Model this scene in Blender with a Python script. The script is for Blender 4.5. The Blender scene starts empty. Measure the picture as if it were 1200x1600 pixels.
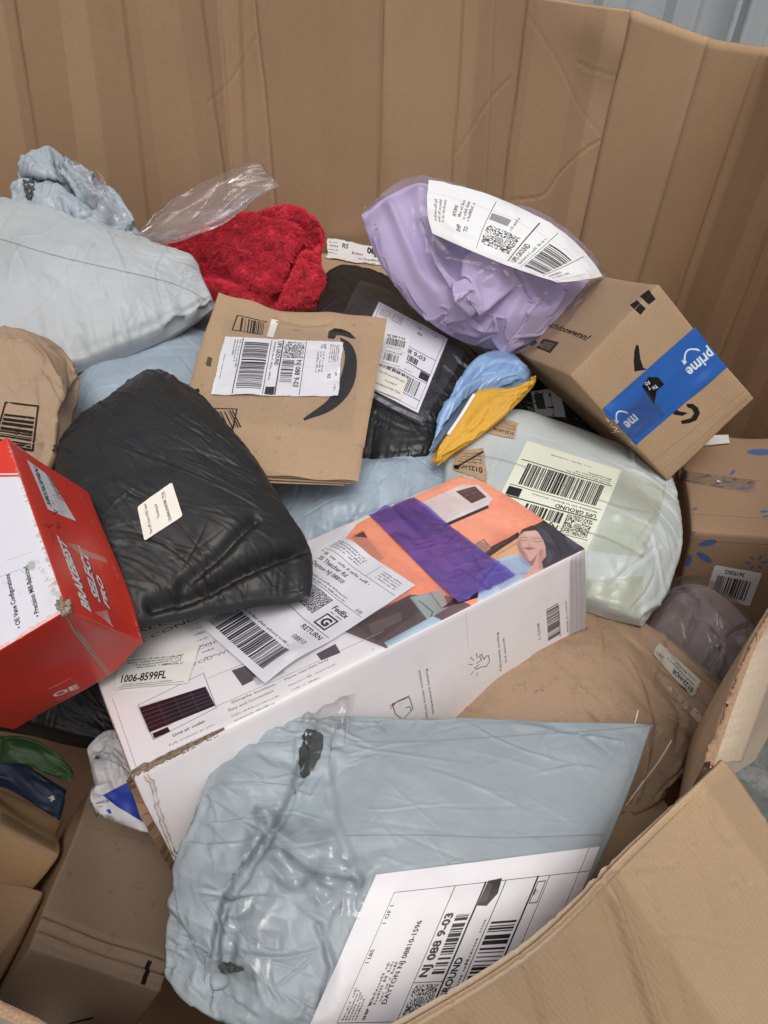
import bpy, bmesh, math, random
import numpy as np
from mathutils import Vector, Matrix
from mathutils.bvhtree import BVHTree

# ------------------------------------------------------------------ camera, world, sun, exposure
SC = bpy.context.scene
COL = SC.collection
FPX, PITCH, ROLL = 1200.0, math.radians(46), math.radians(2.0)
CAM = np.array([0, 0, 1.45])
_fw = np.array([0, math.cos(PITCH), -math.sin(PITCH)])
_r0 = np.array([1.0, 0, 0]); _u0 = np.cross(_r0, _fw)
_rt = math.cos(ROLL)*_r0 + math.sin(ROLL)*_u0
_up = -math.sin(ROLL)*_r0 + math.cos(ROLL)*_u0
cd = bpy.data.cameras.new('camera'); cam = bpy.data.objects.new('camera', cd); COL.objects.link(cam)
m = Matrix(((_rt[0], _up[0], -_fw[0], CAM[0]), (_rt[1], _up[1], -_fw[1], CAM[1]), (_rt[2], _up[2], -_fw[2], CAM[2]), (0, 0, 0, 1)))
cam.matrix_world = m
cd.sensor_fit = 'VERTICAL'; cd.sensor_height = 36.0; cd.lens = FPX/1600*36.0
cd.clip_start = 0.02; cd.clip_end = 200
SC.camera = cam

SUN_EL, SUN_AZ = math.radians(70), math.radians(168)      # azimuth clockwise from +y
w = bpy.data.worlds.new('World'); SC.world = w; w.use_nodes = True
nt = w.node_tree; nt.nodes.clear()
out = nt.nodes.new('ShaderNodeOutputWorld'); bg = nt.nodes.new('ShaderNodeBackground')
sky = nt.nodes.new('ShaderNodeTexSky'); sky.sky_type = 'NISHITA'; sky.sun_disc = False
sky.sun_elevation = SUN_EL; sky.sun_rotation = SUN_AZ; sky.air_density = 1.0; sky.dust_density = 5.0; sky.ozone_density = 1.0
hs = nt.nodes.new('ShaderNodeHueSaturation'); hs.inputs['Saturation'].default_value = 0.40
nt.links.new(sky.outputs[0], hs.inputs['Color']); nt.links.new(hs.outputs[0], bg.inputs['Color'])
bg.inputs['Strength'].default_value = 0.11
nt.links.new(bg.outputs[0], out.inputs['Surface'])
sl = bpy.data.lights.new('sun', 'SUN'); sl.energy = 1.0; sl.angle = math.radians(30); sl.color = (1.0, 0.96, 0.91)
so = bpy.data.objects.new('sun', sl); COL.objects.link(so); so.location = (1, -1, 5)
_sd = Vector((math.sin(SUN_AZ)*math.cos(SUN_EL), math.cos(SUN_AZ)*math.cos(SUN_EL), math.sin(SUN_EL)))
so.rotation_euler = (-_sd).to_track_quat('-Z', 'Y').to_euler()
SC.view_settings.view_transform = 'Standard'; SC.view_settings.look = 'None'
SC.view_settings.exposure = 0.20; SC.view_settings.gamma = 1.0
SC.render.engine = 'CYCLES'
cy = SC.cycles
cy.max_bounces = 8; cy.diffuse_bounces = 4; cy.glossy_bounces = 3; cy.transparent_max_bounces = 16; cy.transmission_bounces = 4
cy.caustics_reflective = False; cy.caustics_refractive = False
try:
    cy.use_denoising = True; cy.denoiser = 'OPENIMAGEDENOISE'
except Exception: pass

# ------------------------------------------------------------------ measuring helpers (photo pixel -> point in the bin)
def ray(x, y): return _fw + (x-600)/FPX*_rt - (y-800)/FPX*_up
def P(x, y, t): return CAM + t*ray(x, y)
def PZ(x, y, z):
    d = ray(x, y); return CAM + d*((z-CAM[2])/d[2])
def PY(x, y, Y):
    d = ray(x, y); return CAM + d*(Y/d[1])
def PPL(x, y, o, n):
    d = ray(x, y); return CAM + d*(np.dot(o-CAM, n)/np.dot(d, n))
def proj(X):
    q = X-CAM; z = q@_fw
    return np.stack([600+FPX*(q@_rt)/z, 800-FPX*(q@_up)/z], -1)
def unit(v): v = np.asarray(v, float); return v/np.linalg.norm(v)

# ------------------------------------------------------------------ objects
def link(o):
    COL.objects.link(o); return o
def tag(o, label=None, cat=None, group=None, kind=None):
    if label: o['label'] = label
    if cat: o['category'] = cat
    if group: o['group'] = group
    if kind: o['kind'] = kind
    return o
def thing(name, label, cat, loc, group=None):
    o = link(bpy.data.objects.new(name, None)); o.location = Vector(loc); o.empty_display_size = .05
    tag(o, label, cat, group)
    return o
def mesh_obj(name, V, F, mats, parent=None, uv=None, fm=None, smooth=True, label=None):
    """one mesh object from world-space verts; uv: per-vertex array or per-loop array"""
    V = np.asarray(V, float)
    c = V.mean(0)
    me = bpy.data.meshes.new(name)
    me.from_pydata((V-c).tolist(), [], F if isinstance(F, list) else F.tolist())
    for mt in (mats if isinstance(mats, (list, tuple)) else [mats]): me.materials.append(mt)
    n = len(me.polygons)
    me.polygons.foreach_set('use_smooth', np.full(n, smooth))
    if fm is not None: me.polygons.foreach_set('material_index', np.asarray(fm, np.int32))
    if uv is not None:
        uv = np.asarray(uv, float)
        l = me.uv_layers.new(name='UVMap')
        if len(uv) == len(V):
            li = np.empty(len(me.loops), np.int32); me.loops.foreach_get('vertex_index', li); uv = uv[li]
        l.data.foreach_set('uv', uv.ravel())
    me.update()
    o = link(bpy.data.objects.new(name, me))
    if parent is not None:
        o.parent = parent
        wl = Vector(parent.location) if parent.parent is None else Vector(parent.location)+Vector(parent.parent.location)
        o.location = Vector(c)-wl
    else: o.location = Vector(c)
    if label: o['label'] = label
    return o
def grid_faces(N, M, off=0, flip=False):
    i, j = np.meshgrid(np.arange(N-1), np.arange(M-1), indexing='ij')
    a = (i*M+j).ravel()+off
    q = np.stack([a, a+1, a+M+1, a+M], -1)
    return q[:, ::-1] if flip else q
def bvh_of(o):
    wl = np.array(o.matrix_basis.translation)
    p = o.parent
    while p is not None: wl = wl+np.array(p.matrix_basis.translation); p = p.parent
    V = [Vector(np.array(v.co)+wl) for v in o.data.vertices]
    return BVHTree.FromPolygons(V, [tuple(p.vertices) for p in o.data.polygons])

def vnoise(N, M, fu, fv, rng):
    """smooth value noise on an N x M grid with about fu x fv cells (fu along columns)"""
    gu, gv = int(fu)+4, int(fv)+4
    g = rng.standard_normal((gv, gu))
    x = np.linspace(0, fu, M)+rng.random()*.9; y = np.linspace(0, fv, N)+rng.random()*.9
    def w(t):
        i = np.floor(t).astype(int); f = t-i
        return i, f*f*(3-2*f)
    xi, xf = w(x); yi, yf = w(y)
    a = g[yi][:, xi]; b = g[yi][:, xi+1]; c = g[yi+1][:, xi]; d = g[yi+1][:, xi+1]
    xf = xf[None]; yf = yf[:, None]
    return (a*(1-xf)+b*xf)*(1-yf)+(c*(1-xf)+d*xf)*yf
def seg_dist(Q, pts):
    """distance of points Q (...,2) to polyline pts"""
    d = None
    for a, b in zip(pts[:-1], pts[1:]):
        a = np.array(a, float); b = np.array(b, float); ab = b-a
        t = np.clip(((Q-a)@ab)/max(ab@ab, 1e-9), 0, 1)
        e = np.linalg.norm(Q-a-t[..., None]*ab, axis=-1)
        d = e if d is None else np.minimum(d, e)
    return d
def resample(pts, n):
    pts = np.asarray(pts, float)
    s = np.r_[0, np.cumsum(np.linalg.norm(np.diff(pts, axis=0), axis=1))]
    t = np.linspace(0, s[-1], n)
    return np.stack([np.interp(t, s, pts[:, k]) for k in range(pts.shape[1])], -1)
def smooth_poly(pts, it=2):
    pts = np.asarray(pts, float)
    for _ in range(it):
        if len(pts) < 3: break
        a = pts[:-1]*.75+pts[1:]*.25; b = pts[:-1]*.25+pts[1:]*.75
        q = np.empty((len(a)*2, pts.shape[1])); q[0::2] = a; q[1::2] = b
        pts = np.vstack([pts[:1], q[1:-1], pts[-1:]])
    return pts
def coons(top, right, bottom, left, N, M):
    """top TL>TR, right TR>BR, bottom BL>BR, left TL>BL"""
    T = resample(top, M); B = resample(bottom, M); L = resample(left, N); R = resample(right, N)
    u = np.linspace(0, 1, M)[None, :, None]; v = np.linspace(0, 1, N)[:, None, None]
    X = (1-v)*T[None]+v*B[None]+(1-u)*L[:, None]+u*R[:, None]
    X -= (1-u)*(1-v)*T[0]+u*(1-v)*T[-1]+(1-u)*v*B[0]+u*v*B[-1]
    return X

# ------------------------------------------------------------------ thin-sheet relaxation (position based): gives real wrinkles
def relax(X, content, nrm, eu, ev, steps=40, inner=5, bend=.25, seed=0, amp=.004, fq=9, grav=.0004, pin=None):
    rng = np.random.default_rng(seed)
    X = X.copy(); N, M, _ = X.shape
    L = lambda a, b: np.linalg.norm(a-b, axis=-1)
    cell = lambda e, s: (np.broadcast_to(e, (N, M))[:s[0], :s[1]] if np.ndim(e) else e)
    lu = L(X[:, 1:], X[:, :-1]); lu = lu*(1+cell(eu, lu.shape))
    lv = L(X[1:], X[:-1]); lv = lv*(1+cell(ev, lv.shape))
    k = lambda s: 1+.5*(cell(eu, s)+cell(ev, s))
    ld1 = L(X[1:, 1:], X[:-1, :-1]); ld1 = ld1*k(ld1.shape)
    ld2 = L(X[1:, :-1], X[:-1, 1:]); ld2 = ld2*k(ld2.shape)
    bu = L(X[:, 2:], X[:, :-2]); bu = bu*(1+cell(eu, bu.shape)); bv = L(X[2:], X[:-2]); bv = bv*(1+cell(ev, bv.shape))
    B0 = X.copy()
    edge = np.zeros((N, M), bool); edge[0] = edge[-1] = True; edge[:, 0] = edge[:, -1] = True
    X += nrm*(np.abs(vnoise(N, M, fq, fq*N/M, rng))*amp*(~edge))[..., None]
    Xp = X.copy()
    def con(a, b, l, s):
        d = a-b; n = np.sqrt((d*d).sum(-1))+1e-9
        c = (d*((n-l)/n*.5*s)[..., None]); a -= c; b += c
    for st in range(steps):
        V = (X-Xp)*.8; Xp = X.copy(); X = X+V-nrm*grav
        for _ in range(inner):
            for p in (0, 1):
                a = X[:, 1+p::2]; n = a.shape[1]; con(a, X[:, p::2][:, :n], lu[:, p::2][:, :n], 1)
                a = X[1+p::2]; n = a.shape[0]; con(a, X[p::2][:n], lv[p::2][:n], 1)
                a = X[1+p::2, 1:]; n = a.shape[0]; con(a, X[p::2, :-1][:n], ld1[p::2][:n], .6)
                a = X[1+p::2, :-1]; n = a.shape[0]; con(a, X[p::2, 1:][:n], ld2[p::2][:n], .6)
            for p in range(4):
                a = X[:, 2+p::4]; n = a.shape[1]; con(a, X[:, p::4][:, :n], bu[:, p::4][:, :n], bend)
                a = X[2+p::4]; n = a.shape[0]; con(a, X[p::4][:n], bv[p::4][:n], bend)
            d = ((X-content)*nrm).sum(-1)
            X -= nrm*np.minimum(d, 0)[..., None]
            X[edge] = B0[edge]
    return X
def up2(X):
    for ax in (0, 1):
        X = np.moveaxis(X, ax, 0); n = X.shape[0]
        Y = np.empty((2*n-1,)+X.shape[1:]); Y[0::2] = X
        e = np.concatenate([X[:1]*2-X[1:2], X, X[-1:]*2-X[-2:-1]])
        Y[1::2] = (-e[:-3]+9*e[1:-2]+9*e[2:-1]-e[3:])/16
        X = np.moveaxis(Y, 0, ax)
    return X

def facet(N, M, fu, fv, rng, warp=.45):
    """flat facets meeting in sharp creases (piecewise linear over a warped triangle lattice)"""
    fu, fv = max(fu, 1.2), max(fv, 1.2)
    X = np.linspace(0, fu, M)[None]+warp*vnoise(N, M, fu*.6, fv*.6, rng); Y = np.linspace(0, fv, N)[:, None]+warp*vnoise(N, M, fu*.6, fv*.6, rng)
    X = X+3+rng.random(); Y = Y+3+rng.random(); g = rng.standard_normal((int(fv)+12, int(fu)+12))
    xi = np.clip(np.floor(X).astype(int), 0, g.shape[1]-2); yi = np.clip(np.floor(Y).astype(int), 0, g.shape[0]-2); fx = X-xi; fy = Y-yi
    a, b, c, d = g[yi, xi], g[yi, xi+1], g[yi+1, xi], g[yi+1, xi+1]
    return np.where(fx > fy, a+fx*(b-a)+fy*(d-b), a+fy*(c-a)+fx*(d-c))
def ridged(N, M, fu, fv, rng, warp=.25):
    """noise with sharp crests and hollows, as creased film has"""
    a = vnoise(N, M, fu, fv, rng); b = vnoise(N, M, fu*1.7, fv*1.7, rng)
    return (1-np.abs(a)*1.25)-(1-np.abs(b)*1.25)*.55
def creases(N, M, du, dv, rng, n, amp, length, width, ang=None, spread=.5, where=None):
    """single sharp folds: du, dv are the sheet's size in metres"""
    x = np.linspace(0, du, M)[None]; y = np.linspace(0, dv, N)[:, None]; h = np.zeros((N, M))
    for _ in range(n):
        for _t in range(20):
            fu, fv = rng.random(), rng.random()
            if where is None or rng.random() < where(fu, fv): break
        a = (ang(fu, fv) if callable(ang) else ang) if ang is not None else rng.uniform(0, math.pi)
        a += rng.normal()*spread; L = length*rng.uniform(.4, 1.5); w = width*rng.uniform(.6, 1.6)
        dx, dy = x-fu*du, y-fv*dv; s = dx*math.cos(a)+dy*math.sin(a); d = -dx*math.sin(a)+dy*math.cos(a)
        d = d+rng.normal()*.25*s*s/L; tap = np.exp(-(s/(L*.5))**4)
        k = rng.random(); h += amp*rng.uniform(.4, 1.2)*tap*(np.exp(-np.abs(d)/w)-.45*np.exp(-np.abs(d-2*w*(1 if k < .5 else -1))/(1.6*w)))*(1 if rng.random() < .7 else -1)
    return h
def wrinkle_field(N, M, du, dv, rng, wr):
    """wr: dict(r=(amp, cells per metre u, v), c=(n, amp, length, width, angle, spread), p=pucker amp)"""
    h = np.zeros((N, M)); u = np.linspace(0, 1, M)[None]; v = np.linspace(0, 1, N)[:, None]
    for amp, fu, fv in wr.get('r', ()): h += amp*ridged(N, M, max(1, fu*du), max(1, fv*dv), rng)
    for amp, fu, fv in wr.get('f', ()): h += amp*facet(N, M, fu*du, fv*dv, rng)
    for n, amp, L, w_, ang, sp in wr.get('c', ()): h += creases(N, M, du, dv, rng, n, amp, L, w_, ang, sp, wr.get('where'))
    if wr.get('p'):
        p, fr, dec = wr['p']
        for edge, dist in ((0, v*dv), (1, (1-v)*dv)):
            k = ridged(N, M, fr*du, 1.5, rng); h += p*k*np.exp(-dist/dec)*np.clip(dist/.006, 0, 1)
        for edge, dist in ((0, u*du), (1, (1-u)*du)):
            k = ridged(N, M, 1.5, fr*dv, rng); h += p*k*np.exp(-dist/dec)*np.clip(dist/.006, 0, 1)
    return h

def bag(name, label, cat, mat, top, right, bottom, left, z0, slope=(0, 0), H=.05, Hb=None, pw=.42, e=(.05, .05), N=60, M=76,
        seed=1, lumps=(), grooves=(), bend=.25, steps=40, amp=.004, fq=9, group=None, wave=.003, egrad=None, up=True, body='body',
        parent=None, edge_fall=None, grav=.0004, wr=None, mats=None, wmask=None, steps_=()):
    """a soft parcel: outline on a tilted plane, filled with bulging contents, its upper sheet relaxed so that it wrinkles"""
    allp = np.array(list(top)+list(bottom), float); cx, cy_ = allp.mean(0)
    n = unit((-slope[0], -slope[1], 1)); o = PZ(cx, cy_, z0)
    pl = lambda pts: np.array([PPL(x, y, o, n) for x, y in smooth_poly(pts, 2)])
    X = coons(pl(top), pl(right), pl(bottom), pl(left), N, M)
    u = np.linspace(0, 1, M)[None]; v = np.linspace(0, 1, N)[:, None]
    prof = np.clip(4*u*(1-u), 0, 1)**pw*np.clip(4*v*(1-v), 0, 1)**pw
    rng = np.random.default_rng(seed+100)
    ed = np.ones((N, M)); ed[1:-1, 1:-1] = 0
    wv = vnoise(N, M, 7, 7, rng)*wave
    X = X+n*(wv*(1-prof))[..., None]
    px = proj(X)
    h = H*prof*(1+.12*vnoise(N, M, 4, 4, rng))
    for (lx, ly, r, hh) in lumps:
        h = h+hh*np.exp(-(((px-np.array([lx, ly]))**2).sum(-1))/r**2)*np.minimum(prof*1.6, 1)
    for pts, wdt, dep in grooves:
        h = h-dep*np.exp(-(seg_dist(px, pts)/wdt)**2)*np.minimum(prof*2.5, 1)
    for pts, hh, dec in steps_:              # an overlapping flap: raised on the left of the path, dropping sharply across it
        q_ = smooth_poly(pts, 2); d = None
        for a_, b_ in zip(q_[:-1], q_[1:]):
            ab = b_-a_; t_ = np.clip(((px-a_)@ab)/max(ab@ab, 1e-9), 0, 1); r_ = px-a_-t_[..., None]*ab; e_ = np.linalg.norm(r_, axis=-1); sg = np.sign(ab[0]*r_[..., 1]-ab[1]*r_[..., 0])
            d, sd = (e_, sg) if d is None else (np.minimum(d, e_), np.where(e_ < d, sg, sd))
        te = np.minimum(np.linalg.norm(px-q_[0], axis=-1), np.linalg.norm(px-q_[-1], axis=-1))
        h = h+hh*np.exp(-d/dec)*(1/(1+np.exp(-d*sd/1.2)))*np.clip(te/40, 0, 1)*np.minimum(prof*2, 1)
    h = np.maximum(h, -.5*H*prof)
    nn = np.broadcast_to(n, X.shape)
    T = X+nn*h[..., None]
    eu, ev = e
    if egrad is not None:
        g = egrad(u+0*v, v+0*u, px); eu, ev = eu*g, ev*g
    S = relax(T, T-nn*.0006, nn, eu, ev, seed=seed, bend=bend, steps=steps, amp=amp, fq=fq, grav=grav)
    if up: S = up2(S)
    if wr is not None:
        n1, m1, _ = S.shape; du = np.linalg.norm(X[N//2, -1]-X[N//2, 0]); dv = np.linalg.norm(X[-1, M//2]-X[0, M//2])
        U = np.linspace(0, 1, m1)[None]; W_ = np.linspace(0, 1, n1)[:, None]
        hw = wrinkle_field(n1, m1, du, dv, rng, wr)*np.clip(np.minimum(np.minimum(U, 1-U)*du, np.minimum(W_, 1-W_)*dv)/.012, 0, 1)
        if wmask is not None: hw = hw*wmask(U+0*W_, W_+0*U, proj(S))
        gx = np.gradient(S, axis=1); gy = np.gradient(S, axis=0); sn = np.cross(gy, gx); sn /= np.linalg.norm(sn, axis=-1, keepdims=True)+1e-12; sn *= np.sign((sn@n))[..., None]
        S = S+(sn*.7+n*.3)*hw[..., None]
    n1, m1, _ = S.shape
    bk = X-nn*((Hb if Hb is not None else H*.6)*prof)[..., None]
    V = np.vstack([S.reshape(-1, 3), bk.reshape(-1, 3)])
    F = np.vstack([grid_faces(n1, m1, 0, True), grid_faces(N, M, n1*m1)])
    uu, vv = np.meshgrid(np.linspace(0, 1, m1), np.linspace(1, 0, n1)); u2, v2 = np.meshgrid(np.linspace(0, 1, M), np.linspace(1, 0, N))
    uv = np.vstack([np.stack([uu.ravel(), vv.ravel()], -1), np.stack([u2.ravel(), v2.ravel()], -1)])
    if parent is None:
        root = thing(name, label, cat, V.mean(0)-np.array([0, 0, 0.5*(V[:, 2].max()-V[:, 2].min())]), group)
    else: root = parent
    b = mesh_obj(body, V, F, mats or mat, root, uv)
    b['front'] = 1
    ob = dict(root=root, body=b, bvh=BVHTree.FromPolygons([Vector(x) for x in S.reshape(-1, 3)], grid_faces(n1, m1, 0, True).tolist()), n=n, S=S)
    return ob

def homog(c):
    """unit square (TL,TR,BR,BL) -> quad"""
    src = [(0, 0), (1, 0), (1, 1), (0, 1)]; A = []; b = []
    for (u, v), (x, y) in zip(src, c):
        A += [[u, v, 1, 0, 0, 0, -x*u, -x*v], [0, 0, 0, u, v, 1, -y*u, -y*v]]; b += [x, y]
    h = np.linalg.solve(np.array(A, float), np.array(b, float)); return np.r_[h, 1].reshape(3, 3)
def decal(name, host, corners, mat, off=.0007, nu=None, nv=None, label=None, smooth=2, wob=0, seed=0, parent=None, edges=None, cr=None):
    """a sheet of paper or film laid on a host surface: corners TL,TR,BR,BL as measured in the photo"""
    c = np.array(corners, float)
    L1 = np.linalg.norm(c[1]-c[0]); L2 = np.linalg.norm(c[3]-c[0])
    M = nu or int(np.clip(L1/6, 4, 60)); N = nv or int(np.clip(L2/6, 4, 60))
    H = homog(c); u, v = np.meshgrid(np.linspace(0, 1, M), np.linspace(0, 1, N))
    if edges is not None:
        q = coons(*[smooth_poly(np.array(e_, float), 2) for e_ in edges], N, M)
    else:
        q = np.stack([u, v, np.ones_like(u)], -1)@H.T; q = q[..., :2]/q[..., 2:]
    X = np.full((N, M, 3), np.nan); NN = np.zeros((N, M, 3))
    o = Vector(CAM)
    for i in range(N):
        for j in range(M):
            d = Vector(ray(q[i, j, 0], q[i, j, 1])).normalized()
            hit = host['bvh'].ray_cast(o, d)
            if hit[0] is not None:
                X[i, j] = hit[0]; nn = np.array(hit[1]); NN[i, j] = nn if nn@np.array(d) < 0 else -nn
    ok = ~np.isnan(X[..., 0])
    if not ok.all():
        A = np.stack([np.ones_like(u), u, v, u*v], -1)
        k, *_ = np.linalg.lstsq(A[ok], X[ok], rcond=None); X[~ok] = (A@k)[~ok]
        NN[~ok] = unit(NN[ok].mean(0)) if ok.any() else np.array([0, 0, 1])
    nav = unit(NN.reshape(-1, 3).mean(0))
    X0 = X.copy()
    for _ in range(smooth):
        Y = X.copy(); Y[1:-1] = .5*X[1:-1]+.25*(X[2:]+X[:-2]); Z = Y.copy(); Z[:, 1:-1] = .5*Y[:, 1:-1]+.25*(Y[:, 2:]+Y[:, :-2])
        d = ((Z-X0)@nav); X = Z-np.minimum(d, 0)[..., None]*nav
    if wob:
        rng = np.random.default_rng(seed); X = X+nav*(np.abs(vnoise(N, M, 4, 4, rng))*wob)[..., None]
    if cr:
        rng = np.random.default_rng(seed+7); du = np.linalg.norm(X[N//2, -1]-X[N//2, 0]); dv = np.linalg.norm(X[-1, M//2]-X[0, M//2])
        X = X+nav*np.maximum(wrinkle_field(N, M, du, dv, rng, cr), -off*.7)[..., None]
    X = X+nav*off
    uv = np.stack([u, 1-v], -1).reshape(-1, 2)
    return mesh_obj(name, X.reshape(-1, 3), grid_faces(N, M, 0, True), mat, parent or host['root'], uv, label=label)
# ------------------------------------------------------------------ print: a small drawing surface for labels, cartons and tape
_txt = {}
def glyphs(s, bold=0.0, shear=0.0):
    k = (s, bold, shear)
    if k not in _txt:
        cu = bpy.data.curves.new('lettering', 'FONT'); cu.body = s; cu.resolution_u = 2; cu.offset = bold; cu.shear = shear
        o = bpy.data.objects.new('lettering', cu); me = o.to_mesh(); me.calc_loop_triangles()
        V = np.array([v.co[:2] for v in me.vertices]).reshape(-1, 2); T = np.array([t.vertices[:] for t in me.loop_triangles]).reshape(-1, 3).astype(int)
        o.to_mesh_clear(); bpy.data.objects.remove(o); bpy.data.curves.remove(cu)
        if len(V): V = V-np.array([V[:, 0].min(), 0])
        _txt[k] = (V, T)
    return _txt[k]
class Cv:
    """w x h millimetres (origin top left, y down), s pixels per mm"""
    def __init__(self, w, h, s, bg=None, seed=0, pmap=None):
        self.w, self.h, self.s = w, h, s*2; self.W, self.H = int(w*s)*2, int(h*s)*2
        self.c = np.zeros((self.H, self.W, 3), np.float32); self.a = np.zeros((self.H, self.W), np.float32)
        if bg is not None: self.c[:] = bg; self.a[:] = 1
        self.rng = np.random.default_rng(seed); self.pm = pmap
    def box(self, P_):
        x0, y0 = np.floor(P_.min(0)).astype(int); x1, y1 = np.ceil(P_.max(0)).astype(int)+1
        x0 = max(x0, 0); y0 = max(y0, 0); x1 = min(x1, self.W); y1 = min(y1, self.H)
        return x0, y0, x1, y1
    def comp(self, b, mask, col, al=1.0):
        x0, y0, x1, y1 = b
        k = (mask*al)[..., None]; a0 = self.a[y0:y1, x0:x1, None]; a1 = k+a0*(1-k)
        self.c[y0:y1, x0:x1] = np.where(a1 > 1e-6, (np.asarray(col, np.float32)*k+self.c[y0:y1, x0:x1]*a0*(1-k))/np.maximum(a1, 1e-6), self.c[y0:y1, x0:x1])
        self.a[y0:y1, x0:x1] = a1[..., 0]
    def mask(self, P_, b):
        x0, y0, x1, y1 = b
        X, Y = np.meshgrid(np.arange(x0, x1)+.5, np.arange(y0, y1)+.5)
        m = np.zeros(X.shape, bool)
        for (ax, ay), (bx, by) in zip(P_, np.roll(P_, -1, 0)):
            if ay == by: continue
            c = ((ay > Y) != (by > Y)) & (X < (bx-ax)*(Y-ay)/(by-ay)+ax)
            m ^= c
        return m
    def poly(self, pts, col, al=1.0, blur=0):
        P_ = np.asarray(pts, float)*self.s
        if blur:
            B = np.vstack([P_-blur*self.s*3, P_+blur*self.s*3]); b = self.box(B)
        else: b = self.box(P_)
        if b[2] <= b[0] or b[3] <= b[1]: return
        mk = self.mask(P_, b).astype(np.float32)
        if blur:
            r = max(1, int(blur*self.s))
            for _ in range(2):
                for ax in (0, 1):
                    p = np.pad(mk, [(r+1, r) if ax == a else (0, 0) for a in (0, 1)], mode='edge'); cs = np.cumsum(p, ax)
                    mk = (cs[2*r+1:]-cs[:-2*r-1])/(2*r+1) if ax == 0 else (cs[:, 2*r+1:]-cs[:, :-2*r-1])/(2*r+1)
        self.comp(b, mk, col, al)
    def rect(self, x, y, w, h, col, al=1.0): self.poly([(x, y), (x+w, y), (x+w, y+h), (x, y+h)], col, al)
    def line(self, pts, wd, col, al=1.0):
        for (a, b) in zip(pts[:-1], pts[1:]):
            a = np.array(a, float); b = np.array(b, float); d = b-a; L = np.linalg.norm(d)
            if L < 1e-6: continue
            n = np.array([-d[1], d[0]])/L*wd/2; e = d/L*wd*.3
            self.poly([a+n-e, b+n+e, b-n+e, a-n-e], col, al)
    def dash(self, a, b, wd, on, off, col, al=1.0):
        a = np.array(a, float); b = np.array(b, float); L = np.linalg.norm(b-a); t = 0
        while t < L:
            self.line([a+(b-a)*t/L, a+(b-a)*min(t+on, L)/L], wd, col, al); t += on+off
    def text(self, s, p, h, col=(.06, .06, .07), ang=0, wid=None, bold=.012, shear=0, al=1.0, anchor='l'):
        """cap height h mm, baseline start p, angle in degrees (canvas, clockwise)"""
        V, T = glyphs(s, bold, shear)
        if not len(T): return
        sc = h/.69; q = V*sc
        if wid: q = q*np.array([wid/max(q[:, 0].max(), 1e-6), 1])
        if anchor == 'c': q = q-np.array([q[:, 0].max()/2, 0])
        if anchor == 'r': q = q-np.array([q[:, 0].max(), 0])
        a = math.radians(ang); ca, sa = math.cos(a), math.sin(a)
        x = p[0]+q[:, 0]*ca+q[:, 1]*sa; y = p[1]+q[:, 0]*sa-q[:, 1]*ca
        P_ = np.stack([x, y], -1)*self.s
        b = self.box(P_)
        if b[2] <= b[0] or b[3] <= b[1]: return
        mk = np.zeros((b[3]-b[1], b[2]-b[0]), bool)
        for t in T:
            tr = P_[t]-np.array([b[0], b[1]])
            x0, y0 = np.maximum(np.floor(tr.min(0)).astype(int), 0); x1 = min(int(tr[:, 0].max())+2, mk.shape[1]); y1 = min(int(tr[:, 1].max())+2, mk.shape[0])
            if x1 <= x0 or y1 <= y0: continue
            X = np.arange(x0, x1)[None]+.5; Y = np.arange(y0, y1)[:, None]+.5
            (ax, ay), (bx, by), (cx, cy_) = tr
            e1 = (bx-ax)*(Y-ay)-(by-ay)*(X-ax); e2 = (cx-bx)*(Y-by)-(cy_-by)*(X-bx); e3 = (ax-cx)*(Y-cy_)-(ay-cy_)*(X-cx)
            mk[y0:y1, x0:x1] |= ((e1 >= 0) & (e2 >= 0) & (e3 >= 0)) | ((e1 <= 0) & (e2 <= 0) & (e3 <= 0))
        self.comp(b, mk.astype(np.float32), col, al)
    def greek(self, x, y, w, h, col=(.2, .2, .22), ang=0, al=.85):
        """a line of print too small to read"""
        a = math.radians(ang); d = np.array([math.cos(a), math.sin(a)]); n = np.array([d[1], -d[0]]); t = 0; p = np.array([x, y], float)
        while t < w:
            L = h*self.rng.uniform(.35, .75)
            if self.rng.random() < .16: t += h*.6; continue
            k = h*self.rng.choice([.6, .6, .95])
            L = min(L, w-t)
            self.poly([p+d*t, p+d*(t+L), p+d*(t+L)+n*k, p+d*t+n*k], col, al*self.rng.uniform(.55, 1))
            t += L+h*.22
    def bars(self, x, y, w, h, vert=False, mod=.45, col=(.05, .05, .06), seed=3):
        r = np.random.default_rng(seed); t = 0; L = h if vert else w
        while t < L:
            k = mod*r.choice([1, 1, 2, 2, 3, 4]); k = min(k, L-t)
            if vert: self.rect(x, y+t, w, k, col)
            else: self.rect(x+t, y, k, h, col)
            t += k+mod*r.choice([1, 1, 2, 3])
    def maxi(self, x, y, s, seed=5, col=(.08, .08, .09)):
        r = np.random.default_rng(seed); n = 30; k = s/n
        for i in range(n):
            for j in range(n):
                if r.random() < .47 and (i-n/2)**2+(j-n/2)**2 > 22: self.rect(x+j*k+(k/2 if i % 2 else 0), y+i*k, k*.98, k*.92, col)
        c = (x+s/2, y+s/2)
        for q, cc in ((.13, col), (.105, (.88,)*3), (.08, col), (.055, (.88,)*3), (.03, col)):
            self.poly([(c[0]+math.cos(t)*q*s, c[1]+math.sin(t)*q*s) for t in np.linspace(0, 6.283, 24)[:-1]], cc)
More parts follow.
